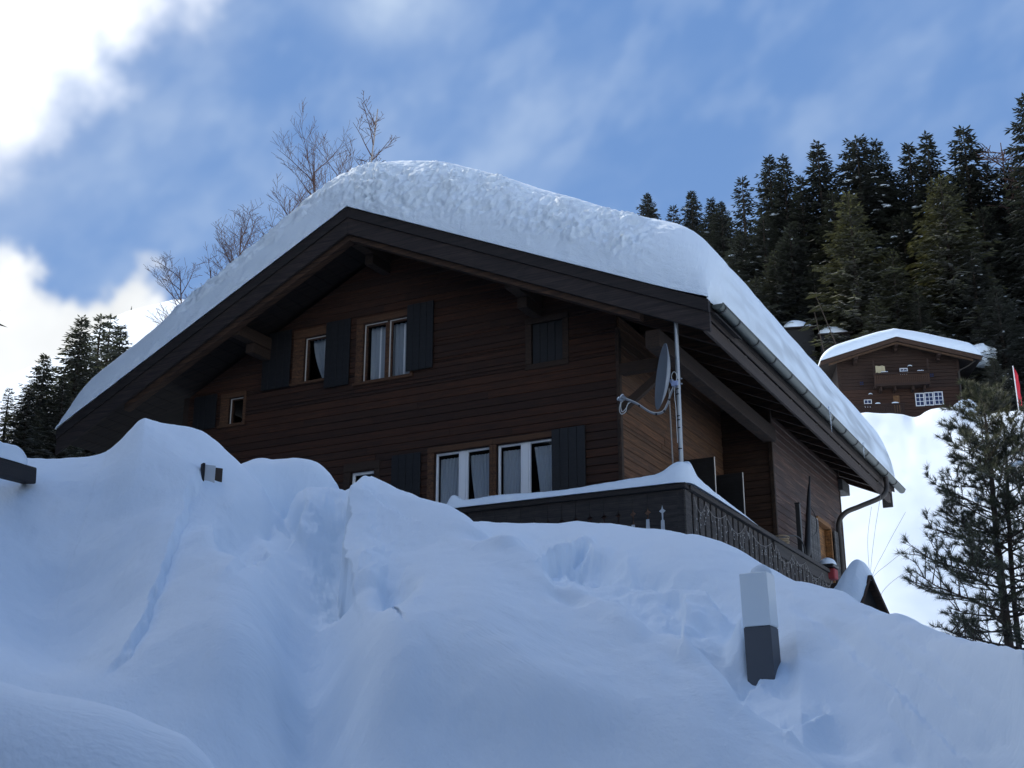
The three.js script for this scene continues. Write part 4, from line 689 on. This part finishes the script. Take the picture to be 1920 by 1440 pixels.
// a tree given by where its tip shows in the photograph, its distance and its kind; it stands on the ground there
function treeAt(px, py, r, kind, mat, wide, label, group, extra = 0, snowy = true, name) {
  const top = at(px, py, r), gy = groundY(top.x, top.z) - (r > 200 ? 0 : 0.3) - extra, H = Math.max(r > 200 ? 1.6 : 3, top.y - gy);
  return conifer(kind, mat, [top.x, gy, top.z], H / 20, wide * clamp(20 / H, 0.75, 1.6) ** 0.5, fr() * 6.28, label, group, snowy, name);
}
const forest = [
  [1214, 364, 165, 0, 0, 1.0, 'short broad spruce just clearing the roof snow, leftmost of the right hand wood'],
  [1262, 384, 160, 5, 0, 1.0, 'thin ragged tree second from left along the skyline of the wood'],
  [1296, 358, 158, 2, 0, 1.0, 'slim pointed spruce third from left along the skyline of the wood'],
  [1333, 372, 155, 4, 0, 1.0, 'low dark spruce fourth from left along the skyline of the wood'],
  [1352, 380, 152, 0, 0, 1.0, 'low spruce with a blunt top close left of the thin spire'],
  [1391, 330, 145, 5, 0, 1.1, 'thin spire shaped spruce standing clear left of the twin tops'],
  [1441, 293, 138, 0, 0, 0.95, 'left one of the twin topped spruces on the skyline'], [1468, 292, 136, 4, 0, 1.0, 'right one of the twin topped spruces on the skyline'],
  [1500, 330, 133, 2, 0, 0.9, 'dark spruce in the gap between the twin tops and the bushy spruce'],
  [1532, 268, 134, 4, 0, 1.15, 'tall spruce with a pointed crown right of the twin tops'],
  [1604, 254, 132, 3, 0, 1.05, 'broad round topped spruce, bushiest on the skyline'], [1640, 262, 134, 1, 0, 0.9, 'spruce leaning against the right side of the bushy spruce'],
  [1668, 318, 134, 1, 0, 0.9, 'dark lower spruce filling the dip in the middle of the skyline'],
  [1702, 268, 130, 2, 0, 1.0, 'narrow spruce left of the rounded one on the right skyline'], [1736, 250, 128, 4, 0, 1.05, 'rounded spruce between two pointed ones on the right skyline'],
  [1804, 238, 126, 1, 0, 1.1, 'tall wide spruce with a sharp point left of the bare dead tree'],
  [1772, 330, 124, 3, 0, 0.85, 'dark snow flecked spruce below the dip left of the sharp pointed one'],
  [1888, 300, 126, 3, 0, 0.9, 'dark spruce right behind the bare dead tree'], [1921, 178, 120, 0, 0, 0.95, 'tallest spruce, cut by the right edge of the photo'],
  [1560, 360, 128, 1, 0, 0.9, 'dark spruce behind the left olive one'], [1690, 400, 124, 3, 0, 0.9, 'snow flecked dark spruce between the two olive ones'],
  [1430, 400, 126, 1, 0, 1.0, 'dark lower spruce under the twin tops'], [1390, 440, 128, 3, 0, 0.9, 'dark lower spruce under the thin spire'], [1480, 420, 122, 0, 0, 1.1, 'dark spruce in front of the pointed one'],
  [1840, 390, 120, 1, 0, 1.0, 'dark snow flecked spruce under the bare dead tree'], [1905, 420, 121, 0, 0, 0.8, 'dark spruce low at the right edge'],
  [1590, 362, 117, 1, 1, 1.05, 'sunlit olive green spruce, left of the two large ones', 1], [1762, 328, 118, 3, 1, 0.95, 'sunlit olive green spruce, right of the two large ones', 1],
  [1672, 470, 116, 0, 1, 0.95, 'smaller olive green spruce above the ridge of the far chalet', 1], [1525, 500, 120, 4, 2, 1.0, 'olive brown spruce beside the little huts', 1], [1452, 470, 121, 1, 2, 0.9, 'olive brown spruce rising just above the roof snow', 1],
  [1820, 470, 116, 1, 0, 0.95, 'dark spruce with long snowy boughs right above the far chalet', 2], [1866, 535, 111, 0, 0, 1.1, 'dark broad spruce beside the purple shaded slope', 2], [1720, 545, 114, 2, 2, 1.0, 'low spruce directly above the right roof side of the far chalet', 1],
  [1862, 672, 101, 4, 2, 1.2, 'small dense spruce close beside the far chalet', 0], [1886, 690, 104, 3, 0, 0.8, 'small dark spruce by the red banner', 0],
  [1415, 520, 119, 3, 2, 0.9, 'olive brown spruce lowest behind the roof snow', 1], [1640, 560, 113, 1, 1, 1.0, 'low olive spruce right over the ridge of the far chalet', 1],
];
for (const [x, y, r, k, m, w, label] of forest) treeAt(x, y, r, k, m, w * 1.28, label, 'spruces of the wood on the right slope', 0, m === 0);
// trunks and crowns deeper in the wood, of which only scraps show between the others
for (let k = 0; k < 22; k++) { const x = 1380 + k * 27 + 14 * fr(), r = 140 + 14 * fr(); treeAt(x, 420 + 60 * fr() - (x - 1380) * 0.12, r, [0, 1, 3, 4][k % 4], 0, 1.1, 'dark spruce deep in the wood, hardly showing between the front trees', 'spruces deep in the wood', 0, false); }
const leftWood = [
  [155, 594, 46, 2, 3, 1.15, 'tallest feathery spruce left of the roof, light showing through its crown'], [191, 588, 50, 5, 3, 1.1, 'thin spruce right behind the tallest one left of the roof'], [209, 588, 51, 5, 3, 1.1, 'thin topped spruce nearest the left roof slope'],
  [228, 610, 52, 4, 0, 1.0, 'dark spruce touching the edge of the snow on the left roof slope'], [86, 664, 44, 0, 3, 1.1, 'broad spruce left of the tallest one, above the bank'], [18, 730, 47, 5, 3, 1.2, 'small spruce at the left edge of the photo'],
  [122, 700, 43, 1, 2, 0.9, 'dark green spruce below the gap between the two big left spruces'], [52, 760, 42, 3, 2, 0.8, 'low bushy spruce above the snow bank at left'], [185, 690, 45, 3, 2, 0.8, 'dark bushy spruce low beside the left eave'], [-30, 700, 45, 0, 3, 1.0, 'spruce half outside the left edge of the photo'],
];
for (const [x, y, r, k, m, w, label] of leftWood) treeAt(x, y, r, k, m, w * 1.15, label, 'spruces left of the large chalet', 0, false);
treeAt(245, 593, 252, 4, 2, 0.6, 'tiny lone spruce on the far snow ridge left of the roof', undefined, 0, false);
// unseen spruces added beyond the left edge to keep the sun off the bank
for (const [x, z, h, k, wd] of OCC) { const g = groundY(x, z) - 0.4; conifer(k, 0, [x, g, z], h / 20, wd, fr() * 6, 'tall unseen spruce added at left to shade the snow bank', 'spruces added beyond the left edge for shade', false); }
for (const [x, z, h, k] of STREET_SHADE) { const g = groundY(x, z) - 0.4; conifer(k, 0, [x, g, z], h / 20, 1.35, fr() * 6, 'unseen spruce added across the street to shade the snow bank', 'spruces added across the street for shade', false); }  // unseen row, put in to darken the foot of the bank

// ---------------------------------------------------------------- bare trees
function bareTree(seed, H, { lean = 0.1, spread = 0.75, first = 0.3, kids = 7, depth = 3, r0 = 0.07, rMin = 0.006, up = 0.35, reach = 0.25, main = 0 } = {}) {
  const r = rngOf(seed), limbs = [], trunk = [];
  const grow = (p, d, len, rad, lv, into) => {
    const seg = lv === 0 ? 8 : lv === 1 ? 5 : 3, pts = [p.clone()]; let q = p.clone(), dir = d.clone();
    for (let k = 0; k < seg; k++) { dir.add(V((r() - 0.5) * 0.34, (r() - 0.3) * up * 0.5, (r() - 0.5) * 0.34).multiplyScalar(lv === 0 ? 0.14 : 1)).normalize(); q = q.clone().addScaledVector(dir, len / seg); pts.push(q); }
    for (let k = 0; k < seg; k++) into.push(rod(pts[k], pts[k + 1], Math.max(rMin, rad * (1 - 0.8 * k / seg)), Math.max(rMin * 0.8, rad * (1 - 0.8 * (k + 1) / seg)), lv < 2 ? 6 : 3));
    if (lv >= depth) return;
    const n = lv === 0 && main ? main : Math.round(kids * (lv === 0 ? 1.6 : lv === 1 ? 0.75 : 0.5));
    for (let k = 0; k < n; k++) {
      const s = lerp(lv === 0 ? first : 0.2, 0.97, (k + r()) / n), i = Math.min(seg - 1, Math.floor(s * seg)), o = pts[i].clone().lerp(pts[i + 1], s * seg - i), a = r() * 6.283;
      const side = V(Math.cos(a), 0, Math.sin(a)); const nd = dir.clone().multiplyScalar(0.9).addScaledVector(side, spread * (0.8 + 0.6 * r())).add(V(0, up * 0.5, 0)).normalize();
      grow(o, nd, len * (lv === 0 ? reach : 0.55) * (1.15 - s * 0.6) * (0.7 + 0.5 * r()), Math.max(rMin, rad * 0.42 * (1.1 - 0.6 * s)), lv + 1, limbs);
    }
  };
  grow(V(0, -0.4, 0), V(lean, 1, 0.02).normalize(), H, r0, 0, trunk);
  return { trunk: mergeGeometries(trunk), limbs: mergeGeometries(limbs) };
}
function bareAt(px, py, r, seed, o, label, mat = M.twig, group = 'bare trees behind the roof') {
  const top = at(px, py, r), gy = groundY(top.x, top.z), H = top.y - gy, B = bareTree(seed, H, o), t = thing('bare_tree', label, 'tree', [top.x - (o.lean || 0) * H, gy, top.z], 0, group);
  mesh('trunk', B.trunk, mat, t); mesh('branch', B.limbs, mat === M.birch ? M.twig : mat, t); return t;
}
bareAt(705, 188, 44, 3, { lean: 0.05, spread: 1.0, first: 0.60, kids: 5, main: 22, r0: 0.11, rMin: 0.009, up: 0.3, reach: 0.12 }, 'tall thin pale stemmed bare birch sticking up behind the ridge', M.birch);
bareAt(596, 274, 45, 7, { lean: -0.06, spread: 0.7, first: 0.55, kids: 10, r0: 0.10, up: 0.3 }, 'bare reddish tree with arching twigs just left of the birch');
bareAt(655, 296, 46, 8, { lean: -0.02, spread: 0.7, first: 0.6, kids: 9, r0: 0.09, up: 0.35 }, 'low bare tree between the birch and the arching one');
bareAt(528, 358, 44, 21, { lean: -0.10, spread: 0.7, first: 0.6, kids: 8, r0: 0.085, up: 0.3 }, 'bare tree whose tips just clear the snow midway up the left roof slope');
bareAt(437, 408, 45, 10, { lean: -0.08, spread: 0.8, first: 0.58, kids: 10, r0: 0.10, up: 0.28 }, 'bushy bare tree behind the middle of the left roof slope');
bareAt(480, 431, 46, 12, { lean: -0.04, spread: 0.7, first: 0.6, kids: 8, r0: 0.08, up: 0.3 }, 'bare tree half hidden right of the bushy one');
bareAt(352, 484, 44, 13, { lean: -0.08, spread: 0.85, first: 0.58, kids: 9, r0: 0.08, up: 0.25 }, 'lowest bare tree at left, in front of the white cloud');
bareAt(395, 486, 46, 14, { lean: -0.05, spread: 0.8, first: 0.6, kids: 8, r0: 0.08, up: 0.25 }, 'bare tree between the lowest and the bushy one');
{ const top = at(1865, 266, 126), gy = groundY(top.x, top.z), B = bareTree(5, top.y - gy, { lean: 0, spread: 1.3, first: 0.45, kids: 12, depth: 2, r0: 0.22, rMin: 0.05, up: -0.1 }), t = thing('dead_tree', 'bare grey dead tree on the skyline near the right edge', 'tree', [top.x, gy, top.z]);
  mesh('trunk', B.trunk, M.twig, t); mesh('branch', B.limbs, M.twig, t); }
for (const [a, b, label] of [[[1592, 655], [1530, 555], 'thin bare leaning stem crossing behind the little huts'], [[1556, 662], [1527, 585], 'thin bare stem between the two little huts']]) { const p = at(a[0], a[1], 108), q = at(b[0], b[1], 108), t = thing('sapling', label, 'sapling', [p.x, p.y - 3, p.z]); mesh('stem', rod(V(0, 0, 0), q.clone().sub(p).add(V(0, 3, 0)), 0.06, 0.02), M.bark, t); }

// ---------------------------------------------------------------- young pine at the right
{
  const r = rngOf(33), base = at(1895, 1232, 15.9), gy = groundY(base.x, base.z); const t = thing('young_pine', 'young open pine with long needle tufts in front of the bright snow field', 'tree', [base.x, gy - 0.2, base.z]);
  const P = [], C = [], limbs = [], stems = [], snows = [];
  const tuft = (o, d, n, L, tint) => { for (let k = 0; k < n; k++) { const e = V(r() - 0.5, r() - 0.5, r() - 0.5).normalize(), dd = d.clone().multiplyScalar(0.75).addScaledVector(e, 0.95).normalize(), s = V(-dd.y, dd.x, 0.3).cross(dd).normalize(), l = L * (0.7 + 0.5 * r()), w = 0.0042; const oo = o.clone().addScaledVector(d, -0.05 * r()), tip = oo.clone().addScaledVector(dd, l), c = tint * (0.6 + 0.7 * r()); for (const q of [oo.clone().addScaledVector(s, w), oo.clone().addScaledVector(s, -w), tip]) { P.push(q.x, q.y, q.z); C.push(c, c, c); } } };
  const twig = (p, d, len, rad, lv) => {
    const seg = 4, pts = [p.clone()]; let q = p.clone(), dir = d.clone();
    for (let k = 0; k < seg; k++) { dir.add(V((r() - 0.5) * 0.3, 0.06 + (r() - 0.5) * 0.18, (r() - 0.5) * 0.3)).normalize(); q = q.clone().addScaledVector(dir, len / seg); pts.push(q); }
    for (let k = 0; k < seg; k++) limbs.push(rod(pts[k], pts[k + 1], rad * (1 - 0.7 * k / seg), rad * (1 - 0.7 * (k + 1) / seg), 5));
    const tint = 0.7 + 0.5 * r();
    const from = lv === 0 ? 0.45 : 0.3; for (let s = from; s < 1; s += 0.05 / len * (0.75 + 0.7 * r())) { const i = Math.min(seg - 1, Math.floor(s * seg)), o = pts[i].clone().lerp(pts[i + 1], s * seg - i); if (r() < 0.55) tuft(o, dir, 10, 0.066, tint); }
    tuft(q, dir, 30, 0.085, tint * 1.1);
    if (lv < 2) { const n = lv === 0 ? Math.round(2 + len * 6) : 1 + Math.floor(2 * r()); for (let k = 0; k < n; k++) { const s = lerp(0.3, 0.95, (k + r()) / n), i = Math.min(seg - 1, Math.floor(s * seg)), o = pts[i].clone().lerp(pts[i + 1], s * seg - i), a = r() * 6.283, side = V(Math.cos(a), 0.35 * Math.sin(a), Math.sin(a)); twig(o, dir.clone().multiplyScalar(0.8).addScaledVector(side, 0.75).normalize(), Math.max(0.12, len * 0.42 * (1.1 - 0.5 * s) * (0.7 + 0.6 * r())), rad * 0.55, lv + 1); } }
  };
  const stem = (pts, r0, levels, reach, f0) => {
    const c = new THREE.CatmullRomCurve3(pts), n = 18; for (let k = 0; k < n; k++) stems.push(rod(c.getPoint(k / n), c.getPoint((k + 1) / n), lerp(r0, 0.012, k / n), lerp(r0, 0.012, (k + 1) / n), 8));
    for (let k = 0; k < levels; k++) { const f = lerp(f0, 0.97, k / (levels - 1)), o = c.getPoint(f), m = 2 + Math.floor(2.2 * r()); for (let q = 0; q < m; q++) { const a = (q + r()) / m * 6.283 + k * 2.1, L = reach * Math.pow(1 - f, 0.6) * (0.6 + 0.6 * r()) + 0.14; twig(o, V(Math.cos(a), -0.05 + 0.75 * f + 0.2 * (r() - 0.5), Math.sin(a)).normalize(), L, 0.016 * (1.2 - f), 0); } }
    const e = c.getPoint(1); for (let k = 0; k < 5; k++) twig(e.clone().add(V(0, -0.1 - 0.05 * k, 0)), V((r() - 0.5) * 0.9, 1, (r() - 0.5) * 0.9).normalize(), 0.22 + 0.15 * r(), 0.008, 1);
  };
  const L = (px, py) => at(px, py, 15.9).sub(V(base.x, gy - 0.2, base.z));
  stem([V(0, 0, 0), L(1885, 1150), L(1872, 1040), L(1862, 930), L(1855, 850), L(1843, 748)], 0.062, 25, 1.12, 0.05);
  const sh = (v) => v.add(V(0.1, 0, -0.35));
  stem([V(0.22, 0, -0.3), sh(L(1905, 1100)), sh(L(1896, 960)), sh(L(1892, 860)), sh(L(1886, 778))], 0.040, 16, 0.8, 0.08);
  stem([V(0.5, 0, 0.1), L(1938, 1080), L(1945, 950), L(1948, 850)], 0.036, 12, 0.85, 0.06);
  for (const [px, py, s] of [[1862, 1018, 0.04], [1828, 940, 0.035], [1895, 875, 0.03], [1906, 872, 0.03]]) { const g = new THREE.IcosahedronGeometry(s, 2); g.scale(1.3, 0.9, 1); const p = L(px, py); g.translate(p.x, p.y, p.z + 0.1); snows.push(g); }
  mesh('trunk', stems, M.bark, t); mesh('branch', limbs, M.bark, t); mesh('needles', leafGeo(P, C), leafMat(0.085, 0.092, 0.045, 0.3), t); mesh('snow_clump', snows, M.farSnow, t);
}
for (const [a, b, c, label] of [[[1632, 1086], [1640, 1000], [1652, 925], 'thin upright bare twig, tallest behind the garden shelter'], [[1634, 1088], [1660, 1030], [1698, 960], 'thin bare twig arching right behind the garden shelter'], [[1633, 1090], [1668, 1055], [1712, 1022], 'low bare twig leaning far right behind the garden shelter'], [[1631, 1084], [1627, 1010], [1634, 950], 'short straight bare twig behind the garden shelter'], [[1650, 1120], [1680, 1085], [1715, 1066], 'lowest bare twig by the dark gable of the shelter']]) {
  const p = [a, b, c].map((q) => at(q[0], q[1], 20.6)), t = thing('twig', label, 'twig', p[0].toArray(), 0, 'bare twigs behind the garden shelter'); mesh('stem', tube([V(-0.02, -0.8, 0), V(0, 0, 0), p[1].clone().sub(p[0]), p[2].clone().sub(p[0])], 0.0028, 20, 4), M.wire, t);
}

// ---------------------------------------------------------------- the far chalet on the slope, the huts, the banner
{
  const c = at(1690, 760, 103), turn = -7 * D, t = thing('far_chalet', 'smaller brown timber chalet far up the slope with balcony and three lattice windows', 'house', [c.x, c.y - 2.2, c.z], turn);
  // frame: x right along its gable wall from the middle, y up from 2.2 m below the wall's visible foot, z out
  const W2 = 4.75, EH = 5.6, RH = 7.45, wallM = wood(0.085, 0.034, 0.016), dk = wood(0.055, 0.024, 0.013), EO = 6.25;
  const rt = 7.50, sl = 0.295, ry = (x) => rt - sl * Math.abs(x + 0.15);
  const wl = (() => { const s = new THREE.Shape([[-W2, -1], [W2, -1], [W2, ry(W2) - 0.25], [-0.15, rt - 0.25], [-W2, ry(-W2) - 0.25]].map((p) => new THREE.Vector2(...p))); const g = new THREE.ExtrudeGeometry(s, { depth: 9, bevelEnabled: false }); g.translate(0, 0, -9); return g; })();
  const wall = mesh('wall', wl, M.wallBack, t);
  for (let y = 1.2; y < 7.1; y += 0.3) { const xr = Math.min(W2, (rt - 0.25 - y) / sl - 0.15), xl = Math.max(-W2, -(rt - 0.25 - y) / sl - 0.15); if (xr - xl < 0.3) continue; const g = plank(xl, xr, xl, xr, y, y + 0.29, 0.06, 0.03); mesh('board', g, y < 3.4 ? wallM : dk, wall); }
  const slab = (x0, x1, d0, d1, z0, z1) => { const s = new THREE.Shape([[x0, ry(x0) - d0], [x1, ry(x1) - d0], [x1, ry(x1) - d1], [x0, ry(x0) - d1]].map((p) => new THREE.Vector2(...p))); const g = new THREE.ExtrudeGeometry(s, { depth: z1 - z0, bevelEnabled: false }); g.translate(0, 0, z0); return g; };
  mesh('roof', [slab(-EO, -0.151, 0, 0.16, -10, 1.5), slab(-0.149, EO, 0, 0.16, -10, 1.5)], M.soffit, t);
  for (const [a, b] of [[-EO, -0.155], [-0.145, EO]]) { mesh('barge_board', slab(a, b, 0.0, 0.36, 1.505, 1.56), wood(0.085, 0.040, 0.020), t); mesh('end_rafter', slab(Math.max(a, -5.6), Math.min(b, 5.6), 0.38, 0.52, 1.2, 1.4), wood(0.13, 0.065, 0.03), t); }
  for (const x of [-3.4, -0.15, 3.1]) { const y = ry(x) - 0.55; mesh('purlin', rbox(x - 0.13, x + 0.13, y - 0.12, y + 0.16, 0, 1.35), dk, t); mesh('corbel', rbox(x - 0.11, x + 0.11, y - 0.36, y - 0.13, 0, 0.8), dk, t); }
  mesh('corner_board', rbox(W2 - 0.16, W2 + 0.06, -0.5, ry(W2) - 0.2, -0.1, 0.09), dk, t); mesh('corner_board', rbox(-W2 - 0.06, -W2 + 0.16, -0.5, ry(W2) - 0.2, -0.1, 0.09), dk, t);
  const glass = plain(0.03, 0.045, 0.11, { roughness: 0.12 });
  const lattice = (x0, x1, y0, y1, nx, ny, frame = M.white, fw = 0.07) => {
    const fs = [rbox(x0, x0 + fw, y0, y1, 0.05, 0.12), rbox(x1 - fw, x1, y0, y1, 0.05, 0.12), rbox(x0 + fw, x1 - fw, y0, y0 + fw, 0.05, 0.12), rbox(x0 + fw, x1 - fw, y1 - fw, y1, 0.05, 0.12)], w = mesh('window', fs, frame, t);
    const bars = []; for (let k = 1; k < nx; k++) { const x = lerp(x0 + fw, x1 - fw, k / nx); bars.push(box(x - 0.022, x + 0.022, y0 + fw, y1 - fw, 0.07, 0.11)); } for (let k = 1; k < ny; k++) { const y = lerp(y0 + fw, y1 - fw, k / ny); bars.push(box(x0 + fw, x1 - fw, y - 0.02, y + 0.02, 0.071, 0.108)); } if (bars.length) mesh('glazing_bar', bars, frame, w);
    for (let i = 0; i < nx; i++) for (let j = 0; j < ny; j++) mesh('pane', box(lerp(x0 + fw, x1 - fw, i / nx) + 0.02, lerp(x0 + fw, x1 - fw, (i + 1) / nx) - 0.02, lerp(y0 + fw, y1 - fw, j / ny) + 0.02, lerp(y0 + fw, y1 - fw, (j + 1) / ny) - 0.02, 0.055, 0.075), glass, w);
  };
  lattice(1.12, 1.82, 2.05, 3.15, 2, 3); lattice(1.86, 2.54, 2.08, 3.18, 2, 3); lattice(2.58, 3.28, 2.11, 3.21, 2, 3);
  lattice(2.40, 2.80, 4.42, 4.82, 2, 2, dk, 0.05); lattice(-3.15, -2.75, 3.95, 4.35, 2, 2, dk, 0.05); lattice(0.12, 0.75, 4.75, 5.30, 2, 2); lattice(-1.25, -0.75, 4.70, 5.2, 2, 2, dk, 0.05); lattice(-2.9, -2.3, 2.1, 2.75, 2, 2, M.white, 0.05);
  // balcony with turned-board railing and flower boxes under snow
  const bal = mesh('balcony', [rbox(-2.1, 2.2, 3.55, 3.72, 0.07, 1.15), rbox(-2.1, 2.2, 4.48, 4.60, 1.05, 1.2)], dk, t);
  for (let k = 0; k < 27; k++) { const x = -2.06 + k * 0.158; mesh('baluster', rbox(x, x + 0.115, 3.6, 4.47, 1.08, 1.12, 0.005), wood(0.10, 0.045, 0.022), bal); }
  for (const x of [-2.06, 2.16]) mesh('post', rbox(x - 0.06, x + 0.06, 3.4, 5.7, 1.0, 1.1), dk, bal);
  for (const x of [-1.6, -0.5, 0.9, 1.8]) mesh('bracket', rbox(x - 0.08, x + 0.08, 3.2, 3.54, 0.07, 0.9), dk, bal);
  const low = mesh('terrace_rail', [rbox(-4.2, 0.1, 1.95, 2.08, 1.0, 1.12)], dk, t); for (let k = 0; k < 22; k++) mesh('baluster', rbox(-4.1 + k * 0.19, -3.97 + k * 0.19, 1.0, 1.94, 1.03, 1.07, 0.005), dk, low);
  mesh('door', rbox(-0.6, -0.1, 1.6, 3.0, 0.05, 0.1), wood(0.30, 0.15, 0.06), t);
  { const pts = [V(5.9, 5.45, 0.9), V(5.3, 5.1, 0.5), V(4.72, 4.85, 0.14), V(4.70, 4.5, 0.14), V(4.70, 0, 0.14)]; mesh('downpipe', tube(pts, 0.06, 40, 8), M.pipe, t); }
  mesh('gutter', [rod(V(EO + 0.05, ry(EO) - 0.04, 1.5), V(EO + 0.05, ry(EO) - 0.04, -10), 0.08, 0.08, 8)], M.pipe, t);
  // roof snow
  const top = (x) => ry(x) + 0.0, n = 90, m = 34;
  const g = gridGeo(n, m, (i, j) => {
    const u = i / n, x = lerp(-EO - 0.02, EO + 0.02, 0.5 - 0.5 * Math.cos(u * Math.PI)), v = j / m, z = lerp(1.62, -10, v < 0.4 ? 0.1 * (1 - Math.cos((v / 0.4) * Math.PI / 2)) : 0.1 + (v - 0.4) / 0.6 * 0.9);
    const ex = (d, R) => d >= R ? 1 : Math.sqrt(Math.max(0, 1 - (1 - d / R) ** 2)), e = ex(x + EO + 0.02, 1.5) * ex(EO + 0.02 - x, 0.9) * ex(1.62 - z, 0.8) * ex(z + 10, 0.8);
    const rounded = 0.16 * Math.exp(-(((x + 0.15) / 1.1) ** 2));
    return [x, top(x) + 0.01 + e * (1.12 - rounded + 0.06 * fbm(x * 0.4, z * 0.4, 3, 3)), z, x / 2, z / 2];
  });
  const s = mesh('roof_snow', g, M.farSnow); s.position.copy(t.position); s.rotation.y = turn; tag(s, 'smooth snow cap on the roof of the far chalet', 'snow');
  const put = (name, label, cat, geo, mat) => { const q = mesh(name, geo, mat); q.position.copy(t.position); q.rotation.y = turn; return tag(q, label, cat); };
  const dome = (x, y, z, a, b, d) => { const q = new THREE.SphereGeometry(1, 14, 8, 0, 6.2832, 0, Math.PI / 2); q.scale(a, b, d); q.translate(x, y, z); return q; };
  put('cloth', 'yellowish cloth hung over the left end of the far balcony', 'cloth', (() => gridGeo(12, 8, (i, j) => [lerp(-1.95, -1.2, i / 12), lerp(4.64, 5.22, j / 8) + 0.03 * Math.sin(i), 1.14 + 0.04 * Math.sin(i * 1.2 + j * 0.3)]))(), M.cloth);
  for (const [x, w, y, lab] of [[-1.3, 0.55, 4.60, 'snowy flower box left on the far balcony rail'], [0.2, 0.6, 4.60, 'snowy flower box in the middle of the far balcony rail'], [1.5, 0.5, 4.60, 'snowy flower box right on the far balcony rail']]) {
    const fb = thing('flower_box', lab, 'flower box', t.position.toArray(), turn, 'flower boxes on the far balcony'); mesh('trough', rbox(x - w / 2, x + w / 2, y - 0.16, y + 0.02, 1.21, 1.36), dk, fb); const bl = []; for (let k = 0; k < 5; k++) bl.push(dome(x - w / 2 + (k + 0.5) * w / 5, y + 0.02 + 0.02 * (k % 2), 1.28, 0.06, 0.07, 0.07)); mesh('snow_clump', bl, M.farSnow, fb);
  }
  for (const [x, y, w, lab] of [[-2.0, 2.06, 0.22, 'small snow cap on the left of the far terrace rail'], [-0.65, 2.06, 0.3, 'larger snow cap on the right of the far terrace rail'], [0.95, 5.42, 0.18, 'little white ledge snow under the far gable'], [-2.35, 3.16, 0.16, 'little white ledge snow under the far balcony']]) put('snow_heap', lab, 'snow', dome(x, y + 0.01, y > 3 ? 0.12 : 1.06, w, 0.12, 0.12), M.farSnow);
}
for (const [x, y, r, w, lab, g] of [[1500, 640, 118, 2.6, 'small dark hut with a rounded snow roof, half hidden by the roof snow'], [1567, 652, 116, 2.6, 'small dark hut under the trees left of the far chalet']]) {
  const p = at(x, y, r), t = thing('hut', lab, 'hut', [p.x, p.y, p.z], -0.2, 'little huts at the edge of the wood');
  mesh('wall', rbox(-w / 2, w / 2, -4, 0.9, -1, 1), M.dark, t); mesh('roof', rbox(-w / 2 - 0.3, w / 2 + 0.3, 0.9, 1.05, -1.3, 1.3), M.soffit, t);
  const sg = new THREE.SphereGeometry(1, 24, 12, 0, 6.2832, 0, Math.PI / 2); sg.scale(w / 2 + 0.25, 0.95, 1.3); const q = sg.attributes.position; for (let i = 0; i < q.count; i++) q.setY(i, q.getY(i) * (1 - 0.28 * q.getX(i)) + 0.05 * fbm(q.getX(i), q.getZ(i), 2, 2)); sg.computeVertexNormals(); sg.translate(0, 1.05, 0);
  const s = mesh('roof_snow', sg, M.farSnow); s.position.copy(t.position); s.rotation.y = -0.2; tag(s, x < 1520 ? 'snow dome on the left little hut' : 'snow dome on the little hut nearer the far chalet', 'snow');
}
{
  const b = at(1911, 772, 96), p = at(1899, 686, 96), t = thing('banner', 'tall narrow red banner on a white pole at the right edge', 'banner', [b.x, b.y - 1, b.z]), tp = p.clone().sub(t.position);
  mesh('pole', rod(V(0, 0, 0), tp, 0.05, 0.035, 8), M.white, t);
  mesh('flag', gridGeo(6, 20, (i, j) => { const f = lerp(0.97, 0.32, j / 20), w = 0.26 * Math.min(1, (j + 1) / 5); return [tp.x * f + 0.04 + w * i / 6, tp.y * f - 0.05 * i / 6, tp.z * f + 0.05 * Math.sin(j * 0.9 + i)]; }), plain(0.62, 0.03, 0.05, { side: THREE.DoubleSide }), t);
}
for (const [x, y, r, a, b, c, lab] of [[1838, 668, 110, 1.25, 1.0, 1.0, 'big rounded lump of snow on a bush behind the right eave of the far chalet'], [1812, 768, 98, 1.0, 0.7, 0.6, 'low block of snow under the right eave of the far chalet']]) {
  const g = new THREE.IcosahedronGeometry(1, 4), q = g.attributes.position; for (let i = 0; i < q.count; i++) { const k = 1 + 0.5 * fbm(q.getX(i) * 1.9 + x, q.getY(i) * 1.9, q.getZ(i) * 1.9, 4); q.setXYZ(i, q.getX(i) * k * a, q.getY(i) * k * b, q.getZ(i) * k * c); } g.computeVertexNormals();
  const m = mesh('snow_lump', g, M.farSnow), p = at(x, y, r); m.position.copy(p); tag(m, lab, 'snow');
}
renderer.render(scene, camera);
